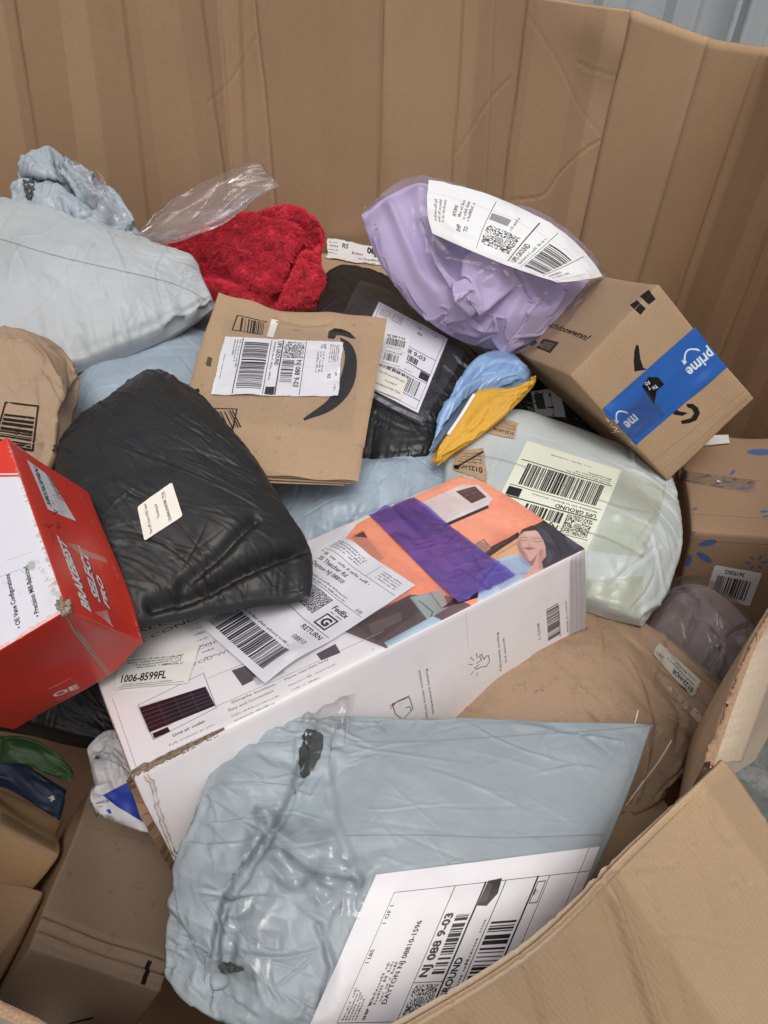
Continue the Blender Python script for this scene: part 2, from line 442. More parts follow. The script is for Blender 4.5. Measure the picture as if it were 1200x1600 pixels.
    def pdf417(self, x, y, w, h, seed=6):
        r = np.random.default_rng(seed); k = .42; yy = y
        self.rect(x, y, .9, h, (.05,)*3); self.rect(x+w-.9, y, .9, h, (.05,)*3)
        while yy < y+h:
            t = x+1.6
            while t < x+w-1.4:
                l = k*r.integers(1, 5); self.rect(t, yy, min(l, x+w-1.2-t), .95, (.07,)*3); t += l+k*r.integers(1, 4)
            yy += 1.0
    def scuff(self, pts, wd, col, n=60, al=.8, seed=1):
        """worn paper along an edge"""
        r = np.random.default_rng(seed); q = resample(np.asarray(pts, float), n)
        for p in q:
            if r.random() < .35: continue
            a = r.uniform(0, 6.28, 7)*0+np.linspace(0, 6.28, 8)[:-1]; rad = wd*r.uniform(.15, .6)*(r.random(7)*.8+.4)
            self.poly(np.stack([p[0]+np.cos(a)*rad*r.uniform(.8, 2.2)+r.normal()*wd*.2, p[1]+np.sin(a)*rad+r.normal()*wd*.25], -1), col, al*r.uniform(.4, 1))
    def blot(self, n, size, col, al, seed=2):
        r = np.random.default_rng(seed)
        for _ in range(n):
            x, y = r.random()*self.w, r.random()*self.h; a = np.linspace(0, 6.28, 9)[:-1]; rad = size*r.uniform(.3, 1)*(r.random(8)*.6+.6)
            self.poly(np.stack([x+np.cos(a)*rad*r.uniform(.6, 2), y+np.sin(a)*rad], -1), col, al*r.random(), blur=size*.3)
    def ragged(self, sides, amp, seed=0):
        """tear the named sides (l r t b): alpha cut along a random edge"""
        r = np.random.default_rng(seed)
        for sd in sides:
            n = self.H if sd in 'lr' else self.W
            k = np.cumsum(r.standard_normal(n))*.035; k = np.interp(np.arange(n), np.arange(0, n, 6), k[::6]); k = (k-k.min()); k = k/max(k.max(), 1e-6)*amp*self.s+r.random(n)*.15*self.s
            idx = np.arange(self.W if sd in 'lr' else self.H)
            d = idx if sd in 'lt' else idx[::-1]
            if sd in 'lr': self.a *= (d[None, :] > k[:, None])
            else: self.a *= (d[:, None] > k[None, :])
    # photo-measured drawing on a flat face
    def m(self, *pts): return [self.pm(x, y) for x, y in pts]
    def ppoly(self, pts, col, al=1.0, blur=0): self.poly(self.m(*pts), col, al, blur)
    def pline(self, pts, wd, col, al=1.0): self.line(self.m(*pts), wd, col, al)
    def ptext(self, s, p0, p1, h, **k):
        a, b = [np.array(q) for q in self.m(p0, p1)]; d = b-a
        self.text(s, a, h, ang=math.degrees(math.atan2(d[1], d[0])), wid=np.linalg.norm(d), **k)
    def pgreek(self, p0, p1, h, **k):
        a, b = [np.array(q) for q in self.m(p0, p1)]; d = b-a
        self.greek(a[0], a[1], np.linalg.norm(d), h, ang=math.degrees(math.atan2(d[1], d[0])), **k)
    def pbars(self, p0, p1, p2, mod=.45, seed=3, col=(.05, .05, .06), along=True):
        """barcode in the parallelogram p0,p1 (across the bars) and p2 (along the bars)"""
        a, b, c = [np.array(q) for q in self.m(p0, p1, p2)]; L = np.linalg.norm(b-a); r = np.random.default_rng(seed); t = 0
        while t < L:
            k = min(mod*r.choice([1, 1, 2, 2, 3, 4]), L-t)
            s0 = a+(b-a)*t/L; s1 = a+(b-a)*(t+k)/L; self.poly([s0, s1, s1+c-a, s0+c-a], col); t += k+mod*r.choice([1, 1, 2, 3])
    def soften(self, pts, r, amp, seed=1):
        """printed photograph: soft edges and tonal grain inside an outline"""
        P_ = np.asarray(pts, float)*self.s; b = self.box(P_); x0, y0, x1, y1 = b; mk = self.mask(P_, b)[..., None]; c = self.c[y0:y1, x0:x1].copy(); k = max(1, int(r*self.s))
        for _ in range(2):
            for ax in (0, 1):
                p = np.pad(c, [(k+1, k) if ax == a else (0, 0) for a in (0, 1, 2)], mode='edge'); cs = np.cumsum(p, ax, dtype=np.float64)
                c = ((cs[2*k+1:]-cs[:-2*k-1]) if ax == 0 else (cs[:, 2*k+1:]-cs[:, :-2*k-1]))/(2*k+1)
        g = np.random.default_rng(seed); n = 1+amp*vnoise(c.shape[0], c.shape[1], 14, 9, g)[..., None]+amp*.6*vnoise(c.shape[0], c.shape[1], 60, 40, g)[..., None]
        self.c[y0:y1, x0:x1] = np.where(mk, np.clip(c*n, 0, 1), self.c[y0:y1, x0:x1])
    def image(self, name):
        a = self.a.reshape(self.H//2, 2, self.W//2, 2).mean((1, 3))
        cm = (self.c*self.a[..., None]).reshape(self.H//2, 2, self.W//2, 2, 3).mean((1, 3)); c0 = self.c.reshape(self.H//2, 2, self.W//2, 2, 3).mean((1, 3))
        c = np.where(a[..., None] > 1e-4, cm/np.maximum(a[..., None], 1e-4), c0)
        px = np.concatenate([c, a[..., None]], -1)[::-1]
        im = bpy.data.images.new(name, self.W//2, self.H//2, alpha=True); im.alpha_mode = 'CHANNEL_PACKED'
        im.pixels.foreach_set(np.clip(px, 0, 1).astype(np.float32).ravel()); im.update(); im.pack()
        return im

# ------------------------------------------------------------------ materials
def lin(c): return tuple(((x/12.92) if x <= .04045 else ((x+.055)/1.055)**2.4) for x in c)
class Mt:
    def __init__(self, name):
        self.m = bpy.data.materials.new(name); self.m.use_nodes = True; self.t = self.m.node_tree; self.b = self.t.nodes['Principled BSDF']; self.o = self.t.nodes['Material Output']
        self.tc = self.n('ShaderNodeTexCoord')
    def n(self, k, **a):
        x = self.t.nodes.new(k)
        for p, v in a.items(): setattr(x, p, v)
        return x
    def l(self, a, b): self.t.links.new(a, b)
    def noise(self, scale, detail=4, rough=.55, vec=None, stretch=None, dist=0):
        t = self.n('ShaderNodeTexNoise'); t.inputs['Scale'].default_value = scale; t.inputs['Detail'].default_value = detail; t.inputs['Roughness'].default_value = rough; t.inputs['Distortion'].default_value = dist
        v = vec or self.tc.outputs['Object']
        if stretch:
            mp = self.n('ShaderNodeMapping'); mp.inputs['Scale'].default_value = stretch[:3]
            if len(stretch) > 3: mp.inputs['Rotation'].default_value = stretch[3:]
            self.l(v, mp.inputs[0]); v = mp.outputs[0]
        self.l(v, t.inputs['Vector']); return t.outputs['Fac']
    def ramp(self, f, a, b, c0=(0, 0, 0), c1=(1, 1, 1)):
        r = self.n('ShaderNodeValToRGB'); r.color_ramp.elements[0].position = a; r.color_ramp.elements[1].position = b
        r.color_ramp.elements[0].color = (*c0, 1); r.color_ramp.elements[1].color = (*c1, 1); self.l(f, r.inputs[0]); return r.outputs[0]
    def mix(self, f, a, b, mode='MIX'):
        x = self.n('ShaderNodeMix', data_type='RGBA', blend_type=mode)
        for k, v in ((0, f), (6, a), (7, b)):
            if isinstance(v, (int, float)): x.inputs[k].default_value = v
            elif isinstance(v, tuple): x.inputs[k].default_value = (*v, 1) if len(v) == 3 else v
            else: self.l(v, x.inputs[k])
        return x.outputs[2]
    def bump(self, hgt, strength=.3, dist=.001, prev=None):
        b = self.n('ShaderNodeBump'); b.inputs['Strength'].default_value = strength; b.inputs['Distance'].default_value = dist; self.l(hgt, b.inputs['Height'])
        if prev is not None: self.l(prev, b.inputs['Normal'])
        return b.outputs[0]
    def set(self, col=None, rough=None, nor=None, spec=None, **k):
        if col is not None:
            if isinstance(col, tuple): self.b.inputs['Base Color'].default_value = (*col, 1)
            else: self.l(col, self.b.inputs['Base Color'])
        if rough is not None:
            if isinstance(rough, (int, float)): self.b.inputs['Roughness'].default_value = rough
            else: self.l(rough, self.b.inputs['Roughness'])
        if nor is not None: self.l(nor, self.b.inputs['Normal'])
        if spec is not None: self.b.inputs['Specular IOR Level'].default_value = spec
        for a, v in k.items(): self.b.inputs[a.replace('_', ' ')].default_value = v
        return self
    def tex(self, im):
        t = self.n('ShaderNodeTexImage'); t.image = im; t.interpolation = 'Cubic'; t.extension = 'CLIP'; return t
    def crumple(self, scale, warp=.05):
        """crinkled film: small flat facets, each tilted its own way (cells with a random plane each)"""
        nz = self.n('ShaderNodeTexNoise'); nz.inputs['Scale'].default_value = scale*.5; nz.inputs['Detail'].default_value = 2; self.l(self.tc.outputs['Object'], nz.inputs['Vector'])
        ad = self.n('ShaderNodeMix', data_type='RGBA', blend_type='LINEAR_LIGHT'); ad.inputs[0].default_value = warp; self.l(self.tc.outputs['Object'], ad.inputs[6]); self.l(nz.outputs['Color'], ad.inputs[7])
        tot = None
        for k_, sc_ in ((1.0, scale), (.45, scale*2.6)):
            v = self.n('ShaderNodeTexVoronoi'); v.feature = 'F1'; v.inputs['Scale'].default_value = sc_; self.l(ad.outputs[2], v.inputs['Vector'])
            d = self.n('ShaderNodeVectorMath', operation='SUBTRACT'); self.l(ad.outputs[2], d.inputs[0]); self.l(v.outputs['Position'], d.inputs[1])
            c = self.n('ShaderNodeVectorMath', operation='SUBTRACT'); self.l(v.outputs['Color'], c.inputs[0]); c.inputs[1].default_value = (.5, .5, .5)
            o = self.n('ShaderNodeVectorMath', operation='DOT_PRODUCT'); self.l(d.outputs[0], o.inputs[0]); self.l(c.outputs[0], o.inputs[1])
            m_ = self.n('ShaderNodeMath', operation='MULTIPLY'); m_.inputs[1].default_value = k_*scale; self.l(o.outputs['Value'], m_.inputs[0])
            if tot is None: tot = m_.outputs[0]
            else:
                ads = self.n('ShaderNodeMath', operation='ADD'); self.l(tot, ads.inputs[0]); self.l(m_.outputs[0], ads.inputs[1]); tot = ads.outputs[0]
        return tot

def m_poly(name, col, rough=.42, cr=14, b1=.25, spec=.4, dirt=.0, streak=(1, 1, 1), thin=None):
    k = Mt(name); n1 = k.noise(7, 3); n2 = k.noise(60, 3, stretch=streak); c = k.crumple(cr)
    base = k.mix(k.ramp(n1, .35, .7), tuple(x*.93 for x in col), tuple(min(1, x*1.04) for x in col))
    if dirt:
        base = k.mix(k.ramp(k.noise(22, 6, .7), .62, .78), base, tuple(x*(1-dirt) for x in col))
    nr = k.bump(c, b1*1.6, .006); nr = k.bump(n2, .22, .0006, nr)
    rr = k.ramp(k.noise(30, 2), .3, .8, (rough*.8,)*3, (min(1, rough*1.25),)*3)
    return k.set(base, rr, nr, spec).m
KRAFT = (.42, .285, .172)
def card_nodes(k, col=KRAFT, flute=None, dirt=.25, bands=None):
    n1 = k.noise(3.5, 4, .6); n2 = k.noise(420, 2, .7); n3 = k.noise(38, 6, .75)
    base = k.mix(k.ramp(n1, .3, .75), tuple(x*.90 for x in col), tuple(x*1.06 for x in col))
    base = k.mix(k.ramp(n2, .45, .8), base, tuple(x*.80 for x in col))
    base = k.mix(k.ramp(n3, .66, .84), base, tuple(x*(1-dirt) for x in col))
    h = k.bump(n2, .12, .0006)
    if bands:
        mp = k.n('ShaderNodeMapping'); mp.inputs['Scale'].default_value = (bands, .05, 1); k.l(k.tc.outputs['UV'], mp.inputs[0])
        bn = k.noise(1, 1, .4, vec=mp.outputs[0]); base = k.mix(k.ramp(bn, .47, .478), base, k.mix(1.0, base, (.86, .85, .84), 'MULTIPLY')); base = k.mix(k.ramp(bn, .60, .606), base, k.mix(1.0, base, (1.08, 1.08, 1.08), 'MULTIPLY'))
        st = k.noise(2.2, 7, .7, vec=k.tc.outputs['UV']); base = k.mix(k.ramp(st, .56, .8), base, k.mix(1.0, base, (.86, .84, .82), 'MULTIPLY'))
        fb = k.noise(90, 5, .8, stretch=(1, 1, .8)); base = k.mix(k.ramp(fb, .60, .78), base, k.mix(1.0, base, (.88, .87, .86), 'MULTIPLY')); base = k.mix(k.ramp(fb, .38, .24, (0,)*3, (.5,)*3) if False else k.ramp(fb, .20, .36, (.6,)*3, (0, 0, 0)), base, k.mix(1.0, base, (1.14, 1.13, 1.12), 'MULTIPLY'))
    if flute:
        wv = k.n('ShaderNodeTexWave'); wv.wave_type = 'BANDS'; wv.bands_direction = 'X'; wv.inputs['Scale'].default_value = flute[1]; wv.inputs['Distortion'].default_value = .6; wv.inputs['Detail'].default_value = 2; wv.inputs['Detail Scale'].default_value = .4
        mp = k.n('ShaderNodeMapping')
        k.l(k.tc.outputs['UV'], mp.inputs[0]); mp.inputs['Rotation'].default_value = (0, 0, flute[0])
        k.l(mp.outputs[0], wv.inputs['Vector'])
        h = k.bump(wv.outputs['Fac'], flute[2], .001, h)
        base = k.mix(k.ramp(wv.outputs['Fac'], .0, .55, (.25,)*3, (0, 0, 0)), base, tuple(x*.86 for x in col))
    return base, h
def m_card(name, col=KRAFT, flute=None, im=None, rough=.82, dirt=.25, bands=None):
    k = Mt(name); base, h = card_nodes(k, col, flute, dirt, bands)
    if im is not None:
        t = k.tex(im); base = k.mix(t.outputs['Alpha'], base, t.outputs['Color'])
    return k.set(base, rough, h, .25).m
def m_print(name, im, rough=.5, spec=.35, alpha=False, dirt=True, film=False):
    k = Mt(name); t = k.tex(im); col = t.outputs['Color']
    if dirt: col = k.mix(k.ramp(k.noise(9, 5, .65), .55, .85, (0, 0, 0), (.35,)*3), col, (.55, .53, .50), 'MULTIPLY')
    nr = k.bump(k.noise(26, 3), .18, .002)
    k.set(col, rough, nr, spec)
    if film: k.b.inputs['Coat Weight'].default_value = .5; k.b.inputs['Coat Roughness'].default_value = .12
    if alpha: k.l(t.outputs['Alpha'], k.b.inputs['Alpha'])
    return k.m
def m_film(name, tint=(.97, .97, .98), haze=.08, gl=.35, rough=.09, cr=26, b=.5, hz=(.8, .8, .82), big=False):
    """clear plastic: straight-through transparency, a reflection that follows the view angle, and a little milky scatter"""
    k = Mt(name); t = k.t; t.nodes.remove(k.b)
    tr = k.n('ShaderNodeBsdfTransparent'); tr.inputs[0].default_value = (*tint, 1)
    g = k.n('ShaderNodeBsdfGlossy'); g.inputs['Roughness'].default_value = rough; g.inputs[0].default_value = (1, 1, 1, 1)
    d = k.n('ShaderNodeBsdfDiffuse'); d.inputs[0].default_value = (*hz, 1)
    tl = k.n('ShaderNodeBsdfTranslucent'); tl.inputs[0].default_value = (*hz, 1)
    c = k.crumple(cr); nr = k.bump(c, b, .006); nr = k.bump(k.noise(45, 4, stretch=(1, 3, 1)), .35, .0015, nr)
    k.l(nr, g.inputs['Normal']); k.l(nr, d.inputs['Normal'])
    fr = k.n('ShaderNodeFresnel'); fr.inputs['IOR'].default_value = 1.45; k.l(nr, fr.inputs['Normal'])
    sc_ = k.n('ShaderNodeMath', operation='MULTIPLY_ADD'); sc_.inputs[1].default_value = gl*2.2; sc_.inputs[2].default_value = gl*.06; k.l(fr.outputs[0], sc_.inputs[0])
    sc_.use_clamp = True
    a1 = k.n('ShaderNodeMixShader'); a1.inputs[0].default_value = .5; k.l(d.outputs[0], a1.inputs[1]); k.l(tl.outputs[0], a1.inputs[2])
    a2 = k.n('ShaderNodeMixShader'); k.l(tr.outputs[0], a2.inputs[1]); k.l(a1.outputs[0], a2.inputs[2])
    hzf = k.n('ShaderNodeMath', operation='MULTIPLY'); hzf.inputs[1].default_value = haze*2; k.l(k.noise(16, 4), hzf.inputs[0]); k.l(hzf.outputs[0], a2.inputs[0])
    a3 = k.n('ShaderNodeMixShader'); k.l(sc_.outputs[0], a3.inputs[0]); k.l(a2.outputs[0], a3.inputs[1]); k.l(g.outputs[0], a3.inputs[2])
    k.l(a3.outputs[0], k.o.inputs['Surface'])
    return k.m
def m_cloth(name, col, nap=300, b=.25, sheen=.4):
    k = Mt(name); n = k.noise(nap, 3, .7); n1 = k.noise(9, 4)
    base = k.mix(k.ramp(n1, .3, .75), tuple(x*.86 for x in col), tuple(min(1, x*1.08) for x in col))
    k.set(base, .95, k.bump(n, b, .0015), .1); k.b.inputs['Sheen Weight'].default_value = sheen; k.b.inputs['Sheen Roughness'].default_value = .5
    return k.m

# ------------------------------------------------------------------ cartons
def _axis(L, n, r): 
    return np.unique(np.r_[0, r*.3, r, np.linspace(r, L-r, n), L-r, L-r*.3, L])
def carton(root, o, ax, D, mats, r=.003, n=9, dent=.0015, seed=0, body='body', facemat=None, warp=None, skip=()):
    """rounded box: o corner, ax three unit axes, D lengths (negative = the other way). faces -x +x -y +y -z +z"""
    A = [np.array(a, float)*(1 if d > 0 else -1) for a, d in zip(ax, D)]; D = np.abs(np.array(D, float))
    flip = np.dot(np.cross(A[0], A[1]), A[2]) < 0
    V = []; F = []; FM = []; UV = []; off = 0
    rng = np.random.default_rng(seed); ph = rng.random(12)*6.28
    fi = 0
    for axis in range(3):
        for side in (0, 1):
            a, b = [k for k in range(3) if k != axis]
            s, t = _axis(D[a], n, r), _axis(D[b], n, r)
            S, T = np.meshgrid(s, t); p = np.zeros(S.shape+(3,)); p[..., a] = S; p[..., b] = T; p[..., axis] = D[axis]*side
            q = np.clip(p, r, D-r); d = p-q; L = np.linalg.norm(d, axis=-1, keepdims=True); p = q+d/np.maximum(L, 1e-9)*r
            f = (p/D)
            nz = sum(np.sin(f@(rng_v*7)+ph[i])*1.0 for i, rng_v in enumerate(np.array([[1, .3, .7], [.2, 1, .5], [.6, .8, 1]])))
            cdir = (p-D/2); cdir = cdir/np.linalg.norm(cdir, axis=-1, keepdims=True)
            p = p+cdir*(nz*dent*.6)[..., None]
            if warp is not None: p = warp(p, D)
            X = np.array(o)+p[..., :1]*A[0]+p[..., 1:2]*A[1]+p[..., 2:]*A[2]
            nn, mm = S.shape
            V.append(X.reshape(-1, 3)); UV.append(np.stack([p[..., a].ravel()/D[a], p[..., b].ravel()/D[b]], -1))
            # orientation
            cr = {0: 1, 1: -1, 2: 1}[axis]*(1 if side else -1)*(-1 if flip else 1)
            if fi not in skip:
                F.append(grid_faces(nn, mm, off, cr < 0)); FM += [fi]*((nn-1)*(mm-1))
            off += nn*mm; fi += 1
    F = np.vstack(F)
    ms = [mats[facemat.get(i, 0)] if isinstance(facemat, dict) else mats[0] for i in range(6)]
    ob = mesh_obj(body, np.vstack(V), F, ms, root, np.vstack(UV), FM)
    bv = BVHTree.FromPolygons([Vector(x) for x in np.vstack(V)], F.tolist())
    return dict(root=root, body=ob, bvh=bv, o=np.array(o), A=A, D=D)
def facemap(c, axis, side, fu, fv):
    """photo pixel -> mm on a carton face. canvas x along +-axis fu, y down along +-axis fv; fu = (axis, sign)"""
    o, A, D = c['o'], c['A'], c['D']; n = A[axis]; p0 = o+A[axis]*D[axis]*side
    def f(x, y):
        X = PPL(x, y, p0, n)-p0
        r = []
        for k, sg in (fu, fv):
            t = X@A[k]; r.append((t if sg > 0 else D[k]-t)*1000)
        return tuple(r)
    return f
def face_cv(c, axis, side, fu, fv, s=2.5, bg=None, seed=0):
    D = c['D']; return Cv(D[fu[0]]*1000, D[fv[0]]*1000, s, bg, seed, facemap(c, axis, side, fu, fv))
def face_image_uv(c, axis, fu, fv):
    """how the canvas is turned relative to the face's own uv (first axis -> u, second -> v); returns mapping (rot) for a UV fix"""
    a, b = [k for k in range(3) if k != axis]
    def f(uv):
        s, t = uv[..., 0], uv[..., 1]; g = {a: s, b: t}
        U = g[fu[0]] if fu[1] > 0 else 1-g[fu[0]]
        V_ = g[fv[0]] if fv[1] > 0 else 1-g[fv[0]]
        return np.stack([U, 1-V_], -1)
    return f
def print_face(c, axis, side, cv, fu, fv, name, rough=.6, base=None, spec=.3, flute=None, coat=0):
    """lay the canvas into the face's material; the face keeps its card colour where nothing is printed"""
    im = cv.image(name); fi = axis*2+side; me = c['body'].data
    k = Mt(name); cb, h = card_nodes(k, base or KRAFT, flute)
    t = k.tex(im); col = k.mix(t.outputs['Alpha'], cb, t.outputs['Color'])
    col = k.mix(k.ramp(k.noise(11, 5, .7), .55, .85, (0, 0, 0), (.3,)*3), col, (.6, .57, .53), 'MULTIPLY')
    k.set(col, rough, h, spec); k.b.inputs['Coat Weight'].default_value = coat; k.b.inputs['Coat Roughness'].default_value = .25
    me.materials[fi] = k.m
    uv = me.uv_layers[0].data; f = face_image_uv(c, axis, fu, fv)
    for p in me.polygons:
        if p.material_index == fi:
            for li in p.loop_indices:
                w_ = f(np.array(uv[li].uv)); uv[li].uv = (w_[0], w_[1])
# ------------------------------------------------------------------ label layouts
INK = (.07, .07, .08); PAPER = (.90, .90, .92)
def ups_label(w=102, h=152, s=5, bg=PAPER, seed=1, mx=4, my=4, big='NJ 088 9-03', ship=True, weight='1 LBS', of='1 OF 1', service='UPS GROUND', rs=None, zipline='DAYTON NJ 08810-1596', frame=True, barmod=.5, cut=None):
    c = Cv(w, h, s, bg, seed); W, H = w-2*mx, h-2*my; x0, y0 = mx, my
    ln = lambda a, b, k=.5: c.line([a, b], k, INK)
    if frame:
        ln((x0, y0), (x0+W, y0), .35); ln((x0, y0+H), (x0+W, y0+H), .35); ln((x0, y0), (x0, y0+H), .35); ln((x0+W, y0), (x0+W, y0+H), .35)
    for i in range(5): c.greek(x0+3, y0+5+i*3, W*.34, 2.1)
    c.text(weight, (x0+W*.56, y0+5.5), 2.8); c.text(of, (x0+W*.82, y0+5.5), 2.8)
    if rs: c.text(rs, (x0+W*.62, y0+16), 4.4, bold=.02)
    if ship:
        c.text('SHIP', (x0+3, y0+26), 3, bold=.02); c.text('TO:', (x0+4, y0+30.5), 3, bold=.02)
        for i in range(3): c.greek(x0+15, y0+26+i*4, W*.42, 2.7)
        c.text(zipline, (x0+15, y0+40.5), 4.0, bold=.018, wid=W*.66)
    y = y0+.32*H; ln((x0, y), (x0+W, y), .8); ln((x0+W*.31, y), (x0+W*.31, y+.2*H), .4)
    c.maxi(x0+2, y+2, .2*H-4, seed)
    c.text(big, (x0+W*.36, y+10), 7, bold=.02, wid=W*.5); c.bars(x0+W*.36, y+13, W*.42, .2*H-16, seed=seed+7, mod=.6)
    y += .2*H; ln((x0, y), (x0+W, y), 1.6)
    c.text(service, (x0+2, y+7), 5.2, bold=.025, wid=W*.46); c.text('TRACKING #:', (x0+2, y+12), 2.3); c.greek(x0+24, y+12, W*.5, 2.3)
    c.rect(x0+W-13, y+1.5, 13, 12, INK)
    y += 16; ln((x0, y), (x0+W, y), .8)
    c.bars(x0+7, y+3, W-14, .2*H, seed=seed+11, mod=barmod); y += .2*H+6; ln((x0, y), (x0+W, y), 1.2)
    for i in range(3): c.greek(x0+3, y+4+i*3.4, W*.5*(1-.2*i), 2.2)
    c.greek(x0+W*.3, y0+H-3, W*.45, 1.6)
    return c
def fedex_label():
    c = Cv(110, 165, 5, (.90, .90, .915), 4); I = INK
    for i in range(4): c.greek(6, 8+i*3.2, 44, 2)
    for i in range(4): c.greek(74, 8+i*3.2, 26, 1.9)
    c.line([(4, 22), (106, 22)], .4, I); c.line([(66, 3), (66, 22)], .3, I)
    c.text('TO', (4, 27), 2); c.greek(12, 29, 66, 3.4); c.text('35 Thatcher Rd', (12, 36.5), 4.6, bold=.014); c.text('Dayton NJ 08810', (12, 44.5), 4.6, bold=.014)
    c.line([(4, 60), (106, 60)], .4, I); c.greek(14, 58, 66, 2); c.greek(18, 54, 60, 2); c.text('(US)', (95, 58), 3)
    c.pdf417(8, 63, 62, 24); c.text('FedEx', (78, 71), 5.5, bold=.02); c.greek(80, 75, 16, 1.8)
    c.rect(80, 77, 16, 16, I); c.rect(81.6, 78.6, 12.8, 12.8, (.9, .9, .91)); c.text('G', (88, 89.5), 9, bold=.04, anchor='c')
    c.line([(4, 96), (106, 96)], .5, I); c.greek(6, 94, 40, 1.8)
    c.text('RETURN', (76, 104), 5, bold=.016); c.text('08810', (80, 117), 5, col=(.3, .3, .32)); c.text('9810', (6, 107), 6.5, bold=.025)
    c.greek(10, 126, 78, 2.6)
    c.bars(8, 129, 88, 28, seed=21, mod=.55)
    return c
def rfid_label(w=66, h=60, l3='1Z6086K69087880'):
    c = Cv(w, h, 6, (.90, .885, .835), 7); b = .012
    c.text('The UPS Store RFID Label', (4, 15), 4.2, wid=w-9, bold=b); c.text('Tracking #', (w*.32, 31), 4.2, bold=b)
    c.text(l3, (4, 46), 4.2, wid=w*.62, bold=b); c.text('7736', (w*.72, 46), 4.2, bold=b); c.line([(w*.72, 47.3), (w*.93, 47.3)], .4, INK)
    return c
def round_alpha(c, r):
    W, H = c.W, c.H; r = r*c.s; X, Y = np.meshgrid(np.arange(W)+.5, np.arange(H)+.5)
    dx = np.maximum(np.maximum(r-X, X-(W-r)), 0); dy = np.maximum(np.maximum(r-Y, Y-(H-r)), 0)
    c.a *= (dx*dx+dy*dy <= r*r)

# ------------------------------------------------------------------ shared materials
M_BAG_GREY = m_poly('blue_grey_film', (.32, .368, .395), .45, 24, .26, .40, .12)
M_BAG_PALE = m_poly('pale_grey_film', (.43, .455, .46), .50, 20, .20, .38, .16)
M_BAG_BLUE = m_poly('light_blue_film', (.33, .405, .47), .40, 22, .25, .4, .08)
M_BAG_BLACK = m_poly('black_film', (.013, .014, .0145), .38, 26, .30, .5)
M_BAG_OLIVE = m_poly('yellowed_film', (.50, .545, .535), .42, 18, .26, .4, .12)
M_KRAFTPAPER = m_card('brown_paper', (.405, .284, .184), rough=.8, dirt=.2)
M_CARD = m_card('carton_board', KRAFT)
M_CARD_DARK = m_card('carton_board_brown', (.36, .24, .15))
M_FILM = m_film('clear_film')
M_FILM_SOFT = m_film('soft_clear_film', haze=.16, gl=.3, rough=.14, cr=18)
M_TAPE = m_film('clear_tape', haze=.04, gl=.22, rough=.10, cr=34, b=.35)

# ------------------------------------------------------------------ the ground, the metal wall behind
def build_ground():
    k = Mt('concrete'); n = k.noise(.9, 8, .7); n2 = k.noise(14, 8, .75); n3 = k.noise(160, 3)
    c = k.mix(k.ramp(n, .35, .68), (.115, .122, .112), (.19, .195, .185)); c = k.mix(k.ramp(n2, .40, .64), c, (.07, .075, .07)); c = k.mix(k.ramp(n2, .35, .5, (.5,)*3, (0, 0, 0)), c, (.27, .27, .255))
    k.set(c, .85, k.bump(n3, .3, .002))
    o = mesh_obj('ground', [(-30, -30, 0), (30, -30, 0), (30, 30, 0), (-30, 30, 0)], [(0, 1, 2, 3)], k.m); tag(o, kind='structure')
build_ground()
def build_metal_wall():
    k = Mt('painted_steel'); n = k.noise(2, 5, .6, stretch=(3, 1, .4)); n2 = k.noise(30, 5, .7)
    c = k.mix(k.ramp(n, .3, .75), (.46, .50, .505), (.57, .60, .605)); c = k.mix(k.ramp(n2, .62, .8), c, (.30, .33, .33))
    k.set(c, .5, k.bump(n2, .05, .001), .4); k.b.inputs['Metallic'].default_value = .15
    root = thing('metal_wall', 'pale blue grey ribbed sheet metal wall behind the bin', 'wall', (0, 3.0, 0))
    x = -4.0; prof = []; pit = .24
    while x < 4.2:
        prof += [(x, 0), (x+.075, 0), (x+.10, -.032), (x+.175, -.032), (x+.2, 0)]; x += pit
    prof = np.array(prof); V = []
    for z in (0, 2.2): V += [(a, 3.0+b, z) for a, b in prof]
    n_ = len(prof); F = [(i, i+1, n_+i+1, n_+i) for i in range(n_-1)]
    mesh_obj('metal_sheet', V, F, k.m, root, smooth=False)
    bx = [(-4, 3.01, 0), (4.2, 3.01, 0), (4.2, 3.06, 0), (-4, 3.06, 0), (-4, 3.01, 2.2), (4.2, 3.01, 2.2), (4.2, 3.06, 2.2), (-4, 3.06, 2.2)]
    mesh_obj('wall_core', bx, [(0, 1, 5, 4), (1, 2, 6, 5), (2, 3, 7, 6), (3, 0, 4, 7), (4, 5, 6, 7)], k.m, root, smooth=False)
    # door bars seen at the far right
    for px in (1150, 1172):
        q = PY(px, 20, 2.93); a = np.linspace(0, 6.28, 9)[:-1]; V = [(q[0]+.012*math.cos(t), 2.93+.012*math.sin(t), z) for z in (0.05, 2.1) for t in a]
        mesh_obj('lock_rod', V, [(i, (i+1) % 8, 8+(i+1) % 8, 8+i) for i in range(8)], k.m, root)
build_metal_wall()

